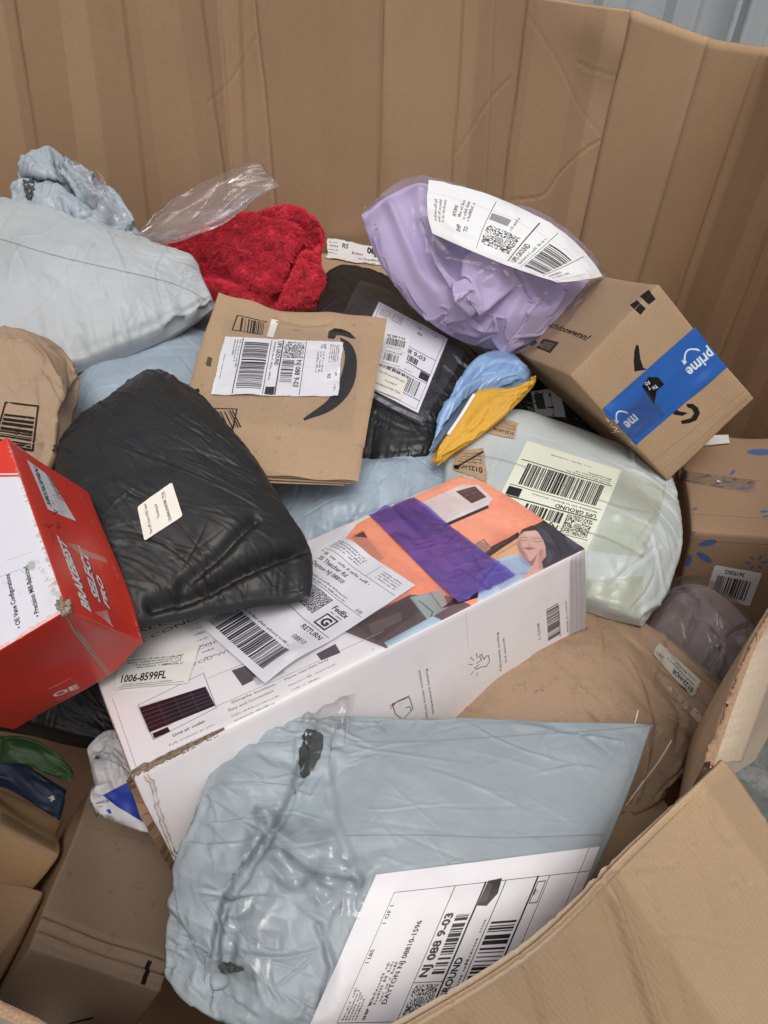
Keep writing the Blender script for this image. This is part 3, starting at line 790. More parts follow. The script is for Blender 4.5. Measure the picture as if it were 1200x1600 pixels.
# ------------------------------------------------------------------ the big corrugated bin
YW = 1.47
def build_bin():
    root = thing('cardboard_bin', 'huge open brown corrugated pallet bin holding all the parcels', 'cardboard bin', (-.1, .8, 0))
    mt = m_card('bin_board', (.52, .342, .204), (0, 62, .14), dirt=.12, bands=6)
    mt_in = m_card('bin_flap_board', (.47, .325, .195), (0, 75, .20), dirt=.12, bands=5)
    mt_out = m_card('bin_outer_board', (.52, .41, .30), None, rough=.6, dirt=.06)
    k = Mt('torn_board'); n = k.noise(520, 4, .7, stretch=(1, 1, 3)); k.set(k.mix(k.ramp(n, .35, .65), (.30, .18, .11), (.46, .31, .20)), .95, k.bump(n, .5, .0015), .1); mt_edge = k.m
    # --- back panel: creases measured at the top and low in the photo
    cr = [(-170, -70, 0, .0), (22, 84, 0.004, 1), (92, 140, -.006, 0), (190, 238, .004, 1), (312, 366, .003, 1), (345, 372, -.003, .6), (374, 388, .003, .8), (402, 440, -.009, 1), (500, 506, .004, 0), (546, 547, .0, 0), (597, 590, .005, 1), (722, 700, .003, .8), (772, 752, -.002, .4), (822, 776, .003, 1)]
    def X2(xt, xb):
        a = PY(xt, 0, YW); b = PY(xb, 400, YW); s = (b[0]-a[0])/(a[2]-b[2]); return a, s
    corner = PY(985, 15, YW)
    cols = []                                        # plan x at z=1.0, slope, crease strength, y offset
    for xt, xb, dy, st in cr:
        a, s = X2(xt, xb); cols.append((a[0]+s*(a[2]-1.0), s, st, dy))
    ca = PY(985, 15, YW); cb = PY(905, 380, YW); sc_ = (cb[0]-ca[0])/(ca[2]-cb[2]); cols.append((ca[0]+sc_*(ca[2]-1.0), sc_, 0, 0))
    cols = np.array(cols); NX, NZ = 520, 260
    xs = np.linspace(cols[0, 0], cols[-1, 0], NX); xs = np.sort(np.r_[xs, np.repeat(cols[1:-1, 0], 4)+np.tile([-.004, -.0015, .0015, .004], len(cols)-2)])
    sl_ = np.interp(xs, cols[:, 0], cols[:, 1]); dy = np.interp(xs, cols[:, 0], cols[:, 3])
    rimz = np.interp(xs, [cols[0, 0], -.2, .20, cols[-1, 0]], [1.20, 1.19, 1.142, corner[2]])
    rng = np.random.default_rng(3)
    t = np.linspace(0, 1, NZ)[:, None]
    Z = .12+t*(rimz[None]-.12); Xg = xs[None]+sl_[None]*(1.0-Z)
    Yg = np.full_like(Z, YW)+dy[None]*1.1+vnoise(NZ, len(xs), 4, 3, rng)*.0020
    for x, s, st, d in cols[1:-1]:
        w_ = .0017; dd = (xs-x)[None]; wig = vnoise(NZ, 1, 1, 9, rng)*.0015
        Yg += st*(.0050*np.exp(-np.abs(dd+wig)/w_)-.0006*np.exp(-((dd+wig-.006)/.004)**2)-.0006*np.exp(-((dd+wig+.006)/.004)**2))
    px = proj(np.stack([Xg, Yg, Z], -1).reshape(-1, 3)).reshape(Z.shape+(2,))
    buck = [([(402, 55), (380, 95), (355, 132), (318, 160)], 2.6, .0035), ([(205, 75), (260, 108), (300, 140), (345, 170), (410, 215), (440, 250)], 2.2, .0014), ([(440, 150), (465, 185), (492, 207)], 2.2, .002), ([(446, 262), (470, 292), (508, 328)], 2.2, .002), ([(800, 120), (770, 145), (740, 190), (705, 242)], 3, .0045),
            ([(900, 95), (935, 112), (972, 117)], 3, .005), ([(945, 215), (905, 242), (875, 270), (852, 310), (800, 312)], 3, .0045), ([(822, 20), (872, 90), (905, 170), (945, 215)], 3, .003), ([(410, 108), (420, 122)], 2.4, .002)]
    for pts, wd, dep in buck:
        pts = resample(smooth_poly(pts, 2), 36); pts = pts+np.cumsum(rng.normal(size=pts.shape)*.35, 0)+rng.normal(size=pts.shape)*.5; d = seg_dist(px, pts); Yg += .55*dep*(.8+.4*rng.random())*(np.exp(-np.abs(d)/(wd*.42))-.3*np.exp(-np.abs(d)/(wd*2.2)))
    # the stretch between creases x 820 and the corner is dented by the buckle
    d = seg_dist(px, [(822, 10), (872, 92), (972, 117)]); Yg += -.007*np.exp(-(seg_dist(px, [(930, 40), (960, 70)])/50)**2)
    V = np.stack([Xg, Yg, Z], -1).reshape(-1, 3)
    nX = len(xs); uv = np.stack([np.broadcast_to(xs[None], Z.shape), Z], -1).reshape(-1, 2)
    def slab(name, V, NZ, nX, mats, nrm, th, uv, lab=None):
        """wall board with thickness and a rim edge"""
        G = V.reshape(NZ, nX, 3); Bk = G+np.asarray(nrm)*th
        VV = np.vstack([G.reshape(-1, 3), Bk.reshape(-1, 3)]); n0 = NZ*nX
        F = [tuple(f) for f in grid_faces(NZ, nX)]; FM = [0]*len(F)
        f2 = [tuple(f) for f in grid_faces(NZ, nX, n0, True)]; F += f2; FM += [1]*len(f2)
        top = [((NZ-1)*nX+i, (NZ-1)*nX+i+1, n0+(NZ-1)*nX+i+1, n0+(NZ-1)*nX+i) for i in range(nX-1)]; F += top; FM += [2]*len(top)
        for j in (0, nX-1):
            s_ = [(i*nX+j, (i+1)*nX+j, n0+(i+1)*nX+j, n0+i*nX+j) for i in range(NZ-1)]; F += s_; FM += [2]*len(s_)
        u2 = np.vstack([uv, uv])
        return mesh_obj(name, VV, F, mats, root, u2, FM, label=lab)
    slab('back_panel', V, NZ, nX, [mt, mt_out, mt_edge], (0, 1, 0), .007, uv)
    # --- side panels: plan polyline from the back corner round to the near rim
    def panel(name, plan, nx=70, nz=70, creases=(), zb=.12, mats=None, amp=.004, seed=1, lab=None):
        """plan: list of (x,y,ztop, outward flare at the floor)"""
        p = np.array(plan, float); s = np.r_[0, np.cumsum(np.linalg.norm(np.diff(p[:, :2], axis=0), axis=1))]
        tt = np.sort(np.r_[np.linspace(0, s[-1], nx), [c+e for c in creases for e in (-.004, -.001, .001, .004)]]); tt = np.clip(tt, 0, s[-1])
        X = np.stack([np.interp(tt, s, p[:, k]) for k in range(4)], -1); nx = len(tt)
        d = np.gradient(X[:, :2], axis=0); nr = np.stack([-d[:, 1], d[:, 0]], -1); nr /= np.linalg.norm(nr, axis=1, keepdims=True)+1e-9
        v = np.linspace(0, 1, nz)[:, None]; r = np.random.default_rng(seed)
        Zp = zb+v*(X[None, :, 2]-zb); off = X[None, :, 3]*(1-v)+vnoise(nz, nx, 5, 3, r)*amp
        for c in creases: off = off+.004*np.exp(-((tt[None]-c)/.003)**2)
        XY = X[None, :, :2]+nr[None]*off[..., None]
        V = np.concatenate([XY, Zp[..., None]], -1).reshape(-1, 3)
        uvp = np.stack([np.broadcast_to(tt[None], Zp.shape), Zp], -1).reshape(-1, 2)
        nn = np.zeros((nz, nx, 3)); nn[..., :2] = nr[None]
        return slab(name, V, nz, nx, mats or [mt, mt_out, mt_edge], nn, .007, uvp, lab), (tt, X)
    c0 = corner; c1 = PZ(1118, 62, 1.10); c2 = PZ(1203, 76, 1.085)
    dirr = (c2-c1)[:2]; dirr = dirr/np.linalg.norm(dirr)
    # panel runs from near to back so that its outward side is +x
    e1 = c2[:2]+np.array([.035, -.12]); e2 = np.array([.70, .95]); e3 = np.array([.66, .72]); 
    n1 = PZ(1205, 945, .93); n2 = PZ(1165, 1012, .91); n3 = PZ(1133, 1100, .885); n4 = PZ(1103, 1192, .865)
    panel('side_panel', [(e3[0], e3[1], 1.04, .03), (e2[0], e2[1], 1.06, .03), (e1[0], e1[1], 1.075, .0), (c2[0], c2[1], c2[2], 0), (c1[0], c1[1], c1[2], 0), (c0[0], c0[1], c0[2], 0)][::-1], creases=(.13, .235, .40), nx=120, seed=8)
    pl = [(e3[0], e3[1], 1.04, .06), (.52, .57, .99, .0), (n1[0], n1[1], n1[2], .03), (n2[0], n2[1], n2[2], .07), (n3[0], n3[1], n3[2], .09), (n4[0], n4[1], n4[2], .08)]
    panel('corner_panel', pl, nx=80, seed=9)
    # --- near rim and panel
    r0 = PZ(1128, 1181, .87); r1 = PZ(940, 1362, .87); r2 = PZ(806, 1482, .868); r3 = PZ(630, 1600, .865); r4 = PZ(430, 1690, .86); r5 = PZ(180, 1650, .86); r6 = PZ(62, 1590, .86); r7 = PZ(0, 1562, .865); r8 = PZ(-160, 1480, .90)
    rim = [n4, r0, r1, r2, r3, r4, r5, r6, r7, r8]
    rr = np.array([(q[0], q[1]-.012*g, q[2]-.06*g, .02) for q, g in zip(rim[1:], (1, 1, 1, 1, 1, .4, 0, 0, 0))])
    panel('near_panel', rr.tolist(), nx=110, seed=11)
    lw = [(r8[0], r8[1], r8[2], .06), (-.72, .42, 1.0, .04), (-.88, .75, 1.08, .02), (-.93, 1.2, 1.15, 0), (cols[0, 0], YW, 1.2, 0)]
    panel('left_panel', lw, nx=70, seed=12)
    # --- near flap folded outwards and down over the rim
    fl = smooth_poly(np.array([r0, r1, r2, r3, r4]), 3); L = .42
    tt = np.r_[0, np.cumsum(np.linalg.norm(np.diff(fl, axis=0), axis=1))]
    nx, nz = 150, 80; T = np.linspace(0, tt[-1], nx); Xr = np.stack([np.interp(T, tt, fl[:, q]) for q in range(3)], -1)
    e = PZ(1200, 1290, .80)-r0; e = unit(e); e2_ = unit(PZ(560, 1760, .74)-r4)
    r = np.random.default_rng(4); sv = np.r_[np.linspace(-.12, -.012, 12), np.linspace(-.010, .014, 22), np.linspace(.018, L, 66)]; nz = len(sv); u = np.linspace(0, 1, nx)[None]
    v = np.clip(sv, 0, None)[:, None]/L; kr = .004
    sp = (kr*np.logaddexp(0, sv/kr))[:, None, None]; sm = (kr*np.logaddexp(0, -sv/kr))[:, None, None]
    dirn = (1-u)[..., None]*e+u[..., None]*e2_
    nrm = unit(np.cross(fl[-1]-fl[0], e)); nrm = nrm*(1 if nrm[2] > 0 else -1)
    G = Xr[None]+dirn*sp+np.array([.0, .02, -1.])*sm
    G = G+nrm*(vnoise(nz, nx, 4, 3, r)*.0035+vnoise(nz, nx, 22, 2, r)*.0003)[..., None]
    fpx = proj(G.reshape(-1, 3)).reshape(nz, nx, 2)
    for pts, wd, dep in [([(700, 1560), (730, 1600)], 4, .003), ([(870, 1430), (905, 1500), (930, 1600)], 4, .0022), ([(1060, 1250), (1090, 1330), (1120, 1430)], 4, .0016), ([(980, 1470), (1060, 1455), (1160, 1480)], 3, .0014), ([(928, 1362), (955, 1390), (985, 1480), (1025, 1600)], 7, .0060), ([(812, 1488), (832, 1530), (850, 1600)], 5, .0040), ([(1010, 1372), (1040, 1450), (1085, 1600)], 4, .0022), ([(1100, 1240), (1130, 1330), (1195, 1275)], 4, .0018), ([(940, 1362), (1000, 1356), (1060, 1350)], 4, .0020), ([(1140, 1372), (1160, 1385)], 3, .002), ([(1150, 1392), (1200, 1385)], 3, .002)]:
        d = seg_dist(fpx, smooth_poly(pts, 2)); G = G+nrm*((1.5*dep*np.exp(-np.abs(d)/(wd*.55))-.5*dep*np.exp(-((d-2*wd)/wd)**2))*np.clip(sv/.03, .12, 1)[:, None])[..., None]
    uvf = np.stack([np.broadcast_to(T[None], (nz, nx)), np.broadcast_to(sv[:, None], (nz, nx))], -1).reshape(-1, 2)
    vn = np.cross(np.gradient(G, axis=0), np.gradient(G, axis=1)); vn /= np.linalg.norm(vn, axis=-1, keepdims=True)+1e-12; vn = vn*np.sign((vn[nz-5]@nrm).mean()); n0 = nz*nx; Bk = G-vn*.006; VV = np.vstack([G.reshape(-1, 3), Bk.reshape(-1, 3)])
    F = [tuple(f) for f in grid_faces(nz, nx)]; FM = [0]*len(F); f2 = [tuple(f) for f in grid_faces(nz, nx, n0, True)]; F += f2; FM += [1]*len(f2)
    for j in (0, nx-1):
        s_ = [(i*nx+j, (i+1)*nx+j, n0+(i+1)*nx+j, n0+i*nx+j) for i in range(nz-1)]; F += s_; FM += [2]*len(s_)
    for i in (0, nz-1):
        s_ = [(i*nx+j, i*nx+j+1, n0+i*nx+j+1, n0+i*nx+j) for j in range(nx-1)]; F += s_; FM += [2]*len(s_)
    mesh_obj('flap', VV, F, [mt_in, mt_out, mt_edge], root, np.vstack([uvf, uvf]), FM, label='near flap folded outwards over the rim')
    # --- the corner's outer flap, folded out along a torn edge
    ed = resample(np.array([n4, n3, n2, n1, PZ(1290, 830, .955)]), 120); rg = np.random.default_rng(6)
    outw = np.array([.62, -.55, -.50]); outw = unit(outw)
    ztop = ed+np.array([0, 0, .002])
    # torn thickness strip, ragged
    wv = np.cumsum(rg.standard_normal(120))*.0004; wv -= np.linspace(wv[0], wv[-1], 120)
    inn = ztop+np.array([-.002, .001, .0])+np.stack([wv+rg.standard_normal(120)*.0007, rg.standard_normal(120)*.0007, rg.standard_normal(120)*.0008], -1)
    nrm2 = unit(np.array([.55, -.6, .0])); wid = .0045
    otr = ztop+nrm2*wid+np.array([0, 0, -.003])+np.stack([rg.standard_normal(120)*.0004]*3, -1)
    wide = np.linspace(.075, .055, 120)[:, None]
    # width so that its outer side meets the photo: through (1160,1185) .. (1200,1070)
    o1 = PZ(1160, 1190, .83); o2 = PZ(1205, 1065, .87); o3 = PZ(1300, 800, .93)
    outl = resample(np.array([o1, o2, o3]), 120)
    ps = [inn, ztop+nrm2*.002+np.array([0, 0, .003])+rg.standard_normal((120, 1))*.0006, otr]
    V = np.vstack(ps); F = [tuple(f) for f in grid_faces(3, 120)]
    mesh_obj('torn_edge', V, F, mt_edge, root)
    a = np.linspace(0, 1, 8)[:, None, None]; G2 = otr[None]*(1-a)+outl[None]*a; G2 = G2+np.array([0, 0, 1.])*(.006*np.sin(a*3.14))
    Gb = G2-np.array([.3, -.3, .9])*.006; V = np.vstack([G2.reshape(-1, 3), Gb.reshape(-1, 3)]); F = [tuple(f) for f in grid_faces(8, 120)]+[tuple(f) for f in grid_faces(8, 120, 960, True)]
    F += [(7*120+j, 7*120+j+1, 960+7*120+j+1, 960+7*120+j) for j in range(119)]
    mesh_obj('flap', V, F, [mt_out], root, label='smooth cream outer flap with a torn edge')
    # floor of the bin
    bp = [(-.88, .75), (-.70, .44), (-.30, .14), (-.02, .14), (.25, .31), (.35, .44), (.49, .58), (.62, .74), (.66, .95), (.57, 1.24), (.37, 1.45), (-.90, 1.45)]; nb = len(bp)
    mesh_obj('bottom', [(x, y, .125) for x, y in bp]+[(x, y, .11) for x, y in bp], [tuple(range(nb)), tuple(range(2*nb-1, nb-1, -1))]+[(i, nb+i, nb+(i+1) % nb, (i+1) % nb) for i in range(nb)], M_CARD_DARK, root, smooth=False)
build_bin()
# ------------------------------------------------------------------ AC carton (white, long)
def build_white_carton():
    root = thing('white_carton', 'long white printed carton with orange picture, lying under the purple tape and the black mailer', 'carton', (0, .5, .62))
    o = np.array([-.2068, .2864, .82]); ax = [np.array([.8474, .5305, .0229]), np.array([-.505, .8184, -.2743]), np.array([-.1642, .2208, .9614])]
    WH = (.89, .875, .88)
    c = carton(root, o, ax, (.505, .222, -.145), [M_CARD], r=.0035, n=26, dent=.0012, seed=4)
    # top: canvas x along axis0, y down = towards the near edge = -axis1
    # axis 2 is stored negated (D<0) so side 0 is the top plane
    cv = face_cv(c, 2, 0, (0, 1), (1, -1), 3.0, WH, 2)
    OR = (.965, .60, .475)
    cv.ppoly([(558, 818), (600, 797), (660, 770), (737, 735), (930, 850), (611, 1016), (586, 990), (556, 960), (540, 915), (532, 850)], OR)
    cv.ppoly([(690, 815), (760, 790), (830, 815), (750, 860)], (.98, .66, .54), .6, 3)
    cv.ppoly([(737, 735), (800, 776), (560, 850), (600, 797)], (.97, .64, .51), .5, 3)
    # room below: curtain, sofa, glass
    cv.ppoly([(535, 985), (585, 955), (640, 928), (700, 930), (745, 948), (611, 1016)], (.43, .37, .37))
    cv.ppoly([(555, 975), (640, 930), (655, 955), (590, 1002)], (.36, .30, .30)); cv.ppoly([(575, 975), (625, 955), (628, 968), (582, 992)], (.50, .43, .43), .8)
    cv.ppoly([(640, 932), (690, 920), (700, 948), (668, 968)], (.62, .67, .67)); cv.pline([(655, 938), (676, 955), (672, 968)], 1.2, (.34, .34, .36)); cv.pline([(672, 925), (690, 950)], 1, (.40, .40, .42))
    cv.ppoly([(600, 1004), (676, 962), (690, 968), (611, 1016)], (.68, .77, .83))
    cv.ppoly([(690, 950), (720, 925), (800, 905), (790, 920)], (.20, .13, .20))
    # shelf and kettle
    cv.ppoly([(735, 872), (800, 848), (838, 832), (845, 842), (790, 872), (750, 890)], (.90, .70, .50)); cv.pline([(745, 868), (790, 845), (838, 828)], 5, (.20, .15, .15)); cv.pline([(752, 880), (800, 858)], 2.4, (.32, .22, .20))
    cv.ppoly([(733, 855), (750, 846), (765, 850), (768, 862), (752, 874), (738, 870)], (.66, .53, .47)); cv.pline([(744, 850), (756, 843), (762, 851)], 1.6, (.5, .42, .40)); cv.ppoly([(738, 858), (746, 853), (752, 866), (744, 869)], (.80, .70, .64), 1, .5)
    # resting woman with a grey blanket
    w_ = lambda x, y: (700+x/3.967, 780+y/3.967); wp = lambda pts, col, al=1.0, bl=0: cv.ppoly([w_(*p) for p in pts], col, al, bl); wl = lambda pts, t, col, al=1.0: cv.pline([w_(*p) for p in pts], t, col, al)
    wp([(200, 400), (430, 245), (450, 330), (330, 368), (240, 420)], (.88, .69, .49)); wp([(195, 350), (300, 285), (436, 203), (442, 232), (330, 305), (240, 368)], (.20, .15, .15)); wl([(230, 335), (420, 228)], .8, (.42, .34, .32)); wl([(300, 345), (430, 270)], 1.2, (.62, .45, .32), .8)
    wp([(432, 280), (438, 225), (460, 188), (520, 163), (600, 160), (610, 225), (560, 200), (490, 196), (455, 222), (444, 262)], (.29, .21, .20), 1, .25)
    wp([(470, 350), (545, 340), (556, 400), (500, 415)], (.62, .45, .42))
    wp([(428, 272), (438, 228), (470, 200), (540, 192), (582, 215), (597, 255), (577, 312), (545, 350), (512, 384), (470, 362), (440, 322)], (.83, .66, .61), 1, .15)
    wp([(426, 272), (440, 322), (470, 362), (500, 380), (478, 330), (452, 290), (446, 240)], (.60, .43, .41), .75, 1.2); wp([(540, 350), (577, 312), (597, 255), (585, 300), (560, 345)], (.63, .46, .43), .6, .8); wp([(480, 205), (545, 200), (560, 225), (490, 228)], (.92, .77, .72), .6, 1.2)
    wl([(442, 243), (465, 236), (492, 238)], .55, (.30, .21, .20)); wl([(525, 246), (555, 240), (586, 244)], .55, (.30, .21, .20)); wl([(447, 252), (468, 258), (490, 252)], .5, (.25, .16, .16)); wl([(530, 258), (556, 264), (586, 256)], .5, (.25, .16, .16))
    wl([(506, 245), (500, 280), (496, 286)], .5, (.68, .50, .46), .7); wl([(495, 288), (520, 290)], .5, (.55, .37, .35)); wp([(464, 302), (500, 294), (541, 304), (505, 314)], (.68, .40, .40), .95, .15); wl([(464, 302), (541, 304)], .35, (.42, .22, .23))
    wp([(205, 430), (265, 388), (330, 360), (430, 333), (478, 372), (522, 420), (455, 498), (340, 556), (250, 605), (180, 640)], (.72, .78, .86))
    for k in range(19):
        x = 236+k*14; wl([(x-30, 415-k*3.6), (x+45, 470-k*1.0), (x+95, 555-k*7.5)], .75, (.36, .45, .61), .75)
    wp([(430, 335), (500, 400), (520, 425), (470, 400)], (.42, .48, .60), .5, .8)
    wp([(458, 492), (520, 420), (545, 365), (575, 292), (592, 262), (606, 280), (612, 305), (600, 372), (588, 430), (486, 502)], (.83, .65, .59), 1, .2); wp([(560, 330), (590, 300), (600, 372), (588, 430), (560, 440)], (.63, .45, .42), .5, 1); wl([(576, 300), (572, 350)], .4, (.55, .38, .36), .7)
    wp([(528, 165), (560, 150), (600, 128), (660, 146), (750, 203), (862, 280), (900, 300), (760, 345), (590, 428), (582, 385), (608, 352), (604, 290), (590, 250), (560, 205)], (.25, .24, .27), 1, .2)
    wp([(560, 170), (620, 200), (660, 280), (600, 260)], (.33, .32, .35), .8, 1.2); wp([(715, 225), (760, 215), (820, 285), (790, 310), (735, 260)], (.37, .37, .42), .8, 1.2); wp([(620, 300), (660, 330), (640, 385), (605, 400)], (.36, .35, .38), .7, 1.2); wl([(575, 168), (640, 215), (690, 300), (700, 350)], .9, (.14, .13, .15), .8); wl([(640, 150), (715, 225), (740, 300)], .8, (.13, .12, .14), .8); wl([(590, 250), (630, 290), (650, 350)], .7, (.15, .14, .16), .8)
    wp([(575, 150), (600, 118), (640, 135), (600, 160)], (.30, .15, .10), .9, .3)
    # the white unit with its black screen
    cv.ppoly([(652, 789), (722, 757), (748, 758), (770, 780), (762, 790), (692, 820)], (.84, .84, .86)); cv.ppoly([(692, 820), (762, 790), (764, 794), (695, 824)], (.20, .17, .18)); cv.ppoly([(655, 789), (700, 770), (735, 795), (692, 817)], (.79, .79, .81), .7, 2)
    cv.ppoly([(712, 768), (742, 760), (760, 777), (737, 787)], (.13, .13, .14))
    for k in range(3): cv.pgreek((720+k*7, 771+k*5.0), (742+k*6, 764+k*5.0), 2.6, col=(.6, .35, .35))
    cv.ppoly([(548, 838), (566, 828), (580, 848), (600, 872), (588, 880), (566, 862)], (.72, .50, .42), .6, 1); cv.ppoly([(552, 838), (568, 830), (574, 840)], (.25, .2, .2), .8)
    cv.ppoly([(600, 800), (737, 735), (790, 770), (650, 840)], (1.0, .72, .60), .25, 6); cv.ppoly([(640, 900), (760, 850), (790, 820), (800, 840), (700, 960)], (.80, .42, .36), .2, 6); cv.ppoly([(535, 985), (640, 928), (660, 970), (600, 1010)], (.25, .20, .21), .35, 4)
    cv.soften(cv.m((558, 818), (600, 797), (660, 770), (737, 735), (930, 850), (611, 1016), (586, 990), (556, 960), (540, 915), (532, 850)), .28, .02, 4)
    # print on the white part
    T = (.30, .29, .31)
    cv.ptext('ALL MINI', (210, 992), (330, 950), 5.2, col=T, bold=0); cv.ptext('AIR CONDITIONER', (190, 1018), (398, 928), 6.2, col=T, bold=0)
    cv.ptext('ACCOMPANY', (288, 1026), (385, 985), 4.6, col=(.45, .44, .46), bold=0); cv.ptext('YOU WITH WARM', (300, 1042), (430, 990), 4.6, col=(.45, .44, .46), bold=0)
    for k in range(6): cv.pgreek((300+k*4, 985+k*9), (318+k*4, 979+k*9), 3.4, col=(.42, .41, .43))
    # grille picture
    cv.pline([(216, 1102), (318, 1052), (338, 1106), (240, 1156), (216, 1102)], .8, (.55, .54, .56))
    cv.ppoly([(218, 1106), (321, 1073), (336, 1103), (234, 1144)], (.15, .08, .11))
    cv.ppoly([(218, 1106), (255, 1094), (270, 1130), (234, 1144)], (.23, .09, .14), .6, 1.5)
    for k in range(1, 6):
        f = k/6; cv.pline([(218+16*f, 1106+38*f), (321+15*f, 1073+30*f)], .9, (.33, .30, .32))
    for f in (.27, .52, .77): cv.pline([(218+103*f, 1106-33*f), (234+102*f, 1144-41*f)], .7, (.28, .25, .27))
    cv.ppoly([(238, 1146), (262, 1136), (266, 1143), (241, 1154)], (.15, .10, .13))
    cv.pline([(325, 1060), (400, 1030), (520, 975), (640, 925)], .7, (.62, .61, .63)); cv.pline([(338, 1104), (470, 1046), (600, 985)], .7, (.62, .61, .63))
    cv.ppoly([(362, 1048), (396, 1036), (410, 1056), (379, 1072)], (.33, .31, .33)); cv.ppoly([(494, 1022), (524, 1006), (532, 1020), (502, 1032)], (.33, .31, .33)); cv.ppoly([(395, 1060), (440, 1040), (446, 1052), (402, 1072)], (.74, .73, .76), .9, .6)
    G = (.46, .45, .47)
    cv.ptext('Grid air outlet', (270, 1152), (321, 1128), 3.3, col=(.32, .31, .33), bold=.012)
    cv.ptext('Fully enclosed air inlet', (265, 1166), (336, 1133), 2.6, col=G, bold=.0); cv.ptext('safety and low noise', (271, 1174), (333, 1145), 2.6, col=G, bold=0)
    cv.ptext('Simple button', (362, 1100), (430, 1071), 3.3, col=G, bold=.01); cv.ptext('Easy and Convenient', (358, 1112), (428, 1081), 3.2, col=G, bold=.01)
    cv.pgreek((362, 1121), (437, 1088), 2.2, col=G); cv.pgreek((366, 1128), (430, 1099), 2.2, col=G)
    cv.ptext('Flame retardant body', (446, 1064), (514, 1031), 3.2, col=G, bold=.01); cv.pgreek((452, 1073), (524, 1039), 2.2, col=G); cv.pgreek((456, 1080), (500, 1060), 2.2, col=G)
    cv.scuff(cv.m((206, 1213), (345, 1143)), 2.6, (.47, .36, .25), 60, .9, 3); cv.scuff(cv.m((170, 1108), (206, 1212)), 1.2, (.62, .57, .52), 40, .7, 4); cv.scuff(cv.m((345, 1143), (917, 855)), .5, (.75, .73, .72), 90, .5, 5)
    cv.pline([(176, 1092), (216, 1208)], .7, (.60, .58, .58), .7)
    cv.blot(26, 2.2, (.60, .56, .52), .25, 8)
    print_face(c, 2, 0, cv, (0, 1), (1, -1), 'white_carton_top', .38, (.7, .7, .7), .4, coat=.25)
    cv = face_cv(c, 1, 0, (0, 1), (2, 1), 3.0, (.90, .88, .88), 3)
    K = (.22, .21, .22)
    def icon(pts, w_=.8): cv.pline(pts, w_, K)
    icon([(614, 1101), (640, 1090), (645, 1107), (629, 1124), (618, 1116), (614, 1101)]); icon([(611, 1108), (622, 1097), (640, 1088)]); icon([(634, 1106), (640, 1104), (642, 1110)]); icon([(610, 1104), (617, 1101)])
    cv.ptext('Whole house constant', (668, 1120), (658, 1048), 2.9, col=K, bold=0); cv.ptext('temperature heating', (677, 1114), (669, 1046), 2.9, col=K, bold=0)
    icon([(744, 1036), (752, 1031), (749, 1025), (752, 1022), (756, 1030), (759, 1025), (763, 1024), (764, 1033), (760, 1040), (750, 1042), (744, 1045), (741, 1043), (748, 1038)]); 
    for a, b in (((740, 1032), (735, 1027)), ((746, 1028), (744, 1021)), ((738, 1038), (732, 1038)), ((739, 1048), (735, 1053)), ((745, 1050), (744, 1055))): icon([a, b], .7)
    cv.ptext('Adjustable cooling', (783, 1048), (779, 988), 2.9, col=K, bold=0); cv.ptext('and warmth', (791, 1034), (788, 996), 2.9, col=K, bold=0)
    cv.ptext('L-2008', (844, 998), (842, 973), 3.0, col=K, bold=0); cv.pbars((853, 953), (856, 1002), (872, 942), .55, 9, (.2, .2, .2)); cv.pgreek((876, 994), (873, 944), 2.4, col=K); cv.ptext('MADE IN CHINA', (888, 986), (885, 938), 2.4, col=K, bold=0)
    for k in range(3): cv.pline([(893+k*7, 875-k*5), (895+k*7, 1018-k*4)], .8, (.72, .71, .71), .7)
    cv.scuff(cv.m((206, 1216), (340, 1150)), 2.2, (.50, .40, .29), 50, .9, 6); cv.pline([(729, 958), (733, 1010)], .5, (.72, .70, .70)); cv.blot(14, 3, (.62, .60, .58), .22, 9)
    print_face(c, 1, 0, cv, (0, 1), (2, 1), 'white_carton_front', .42, (.7, .7, .7), .4, coat=.2)
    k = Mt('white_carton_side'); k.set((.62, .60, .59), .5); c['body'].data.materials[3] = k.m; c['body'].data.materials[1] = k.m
    # torn board along the near corner
    r = np.random.default_rng(12); A = c['A']; V = []; F = []
    q0 = o+A[1]*.001
    for kx in range(26):
        t = kx/25; p = q0+A[0]*(t*.085)-A[2]*.0015*(1-t); w1 = .004*(1-t)*r.uniform(.3, 1.2)+.0008; w2 = .006*(1-t)*r.uniform(.2, 1.2)+.0008
        V += [p+A[1]*w1-A[2]*.001, p-A[2]*.0022-A[1]*.0015, p+A[2]*w2-A[1]*.001]
    for kx in range(25): F += [(3*kx, 3*kx+3, 3*kx+4, 3*kx+1), (3*kx+1, 3*kx+4, 3*kx+5, 3*kx+2)]
    kt = Mt('torn_grey_board'); n = kt.noise(200, 4, .7); kt.set(kt.mix(kt.ramp(n, .35, .65), (.16, .11, .07), (.42, .32, .22)), .95, kt.bump(n, .8, .003)); mt = kt.m
    mesh_obj('torn_edge', V, F, mt, root, smooth=False)
    # the end flap standing open: brown board with a dark gap
    cl = [(203, 1213), (196, 1222), (206, 1236), (214, 1262), (226, 1290), (248, 1330), (272, 1366), (282, 1376)]; cr = [(222, 1214), (236, 1222), (240, 1248), (244, 1262), (252, 1290), (262, 1320), (280, 1360), (290, 1376)]
    n = -A[0]; po = o-A[0]*.006
    L_ = np.array([PPL(x, y, o-A[0]*.012, n) for x, y in cl]); R_ = np.array([PPL(x, y, o-A[0]*.002-A[1]*.002, A[1]) for x, y in cr])
    G = np.stack([L_+A[0]*0, L_*.5+R_*.5+A[1]*.02+A[0]*.012, R_], 1); G = np.stack([resample(G[:, q], 30) for q in range(3)], 1); G += r.standard_normal(G.shape)*.0007
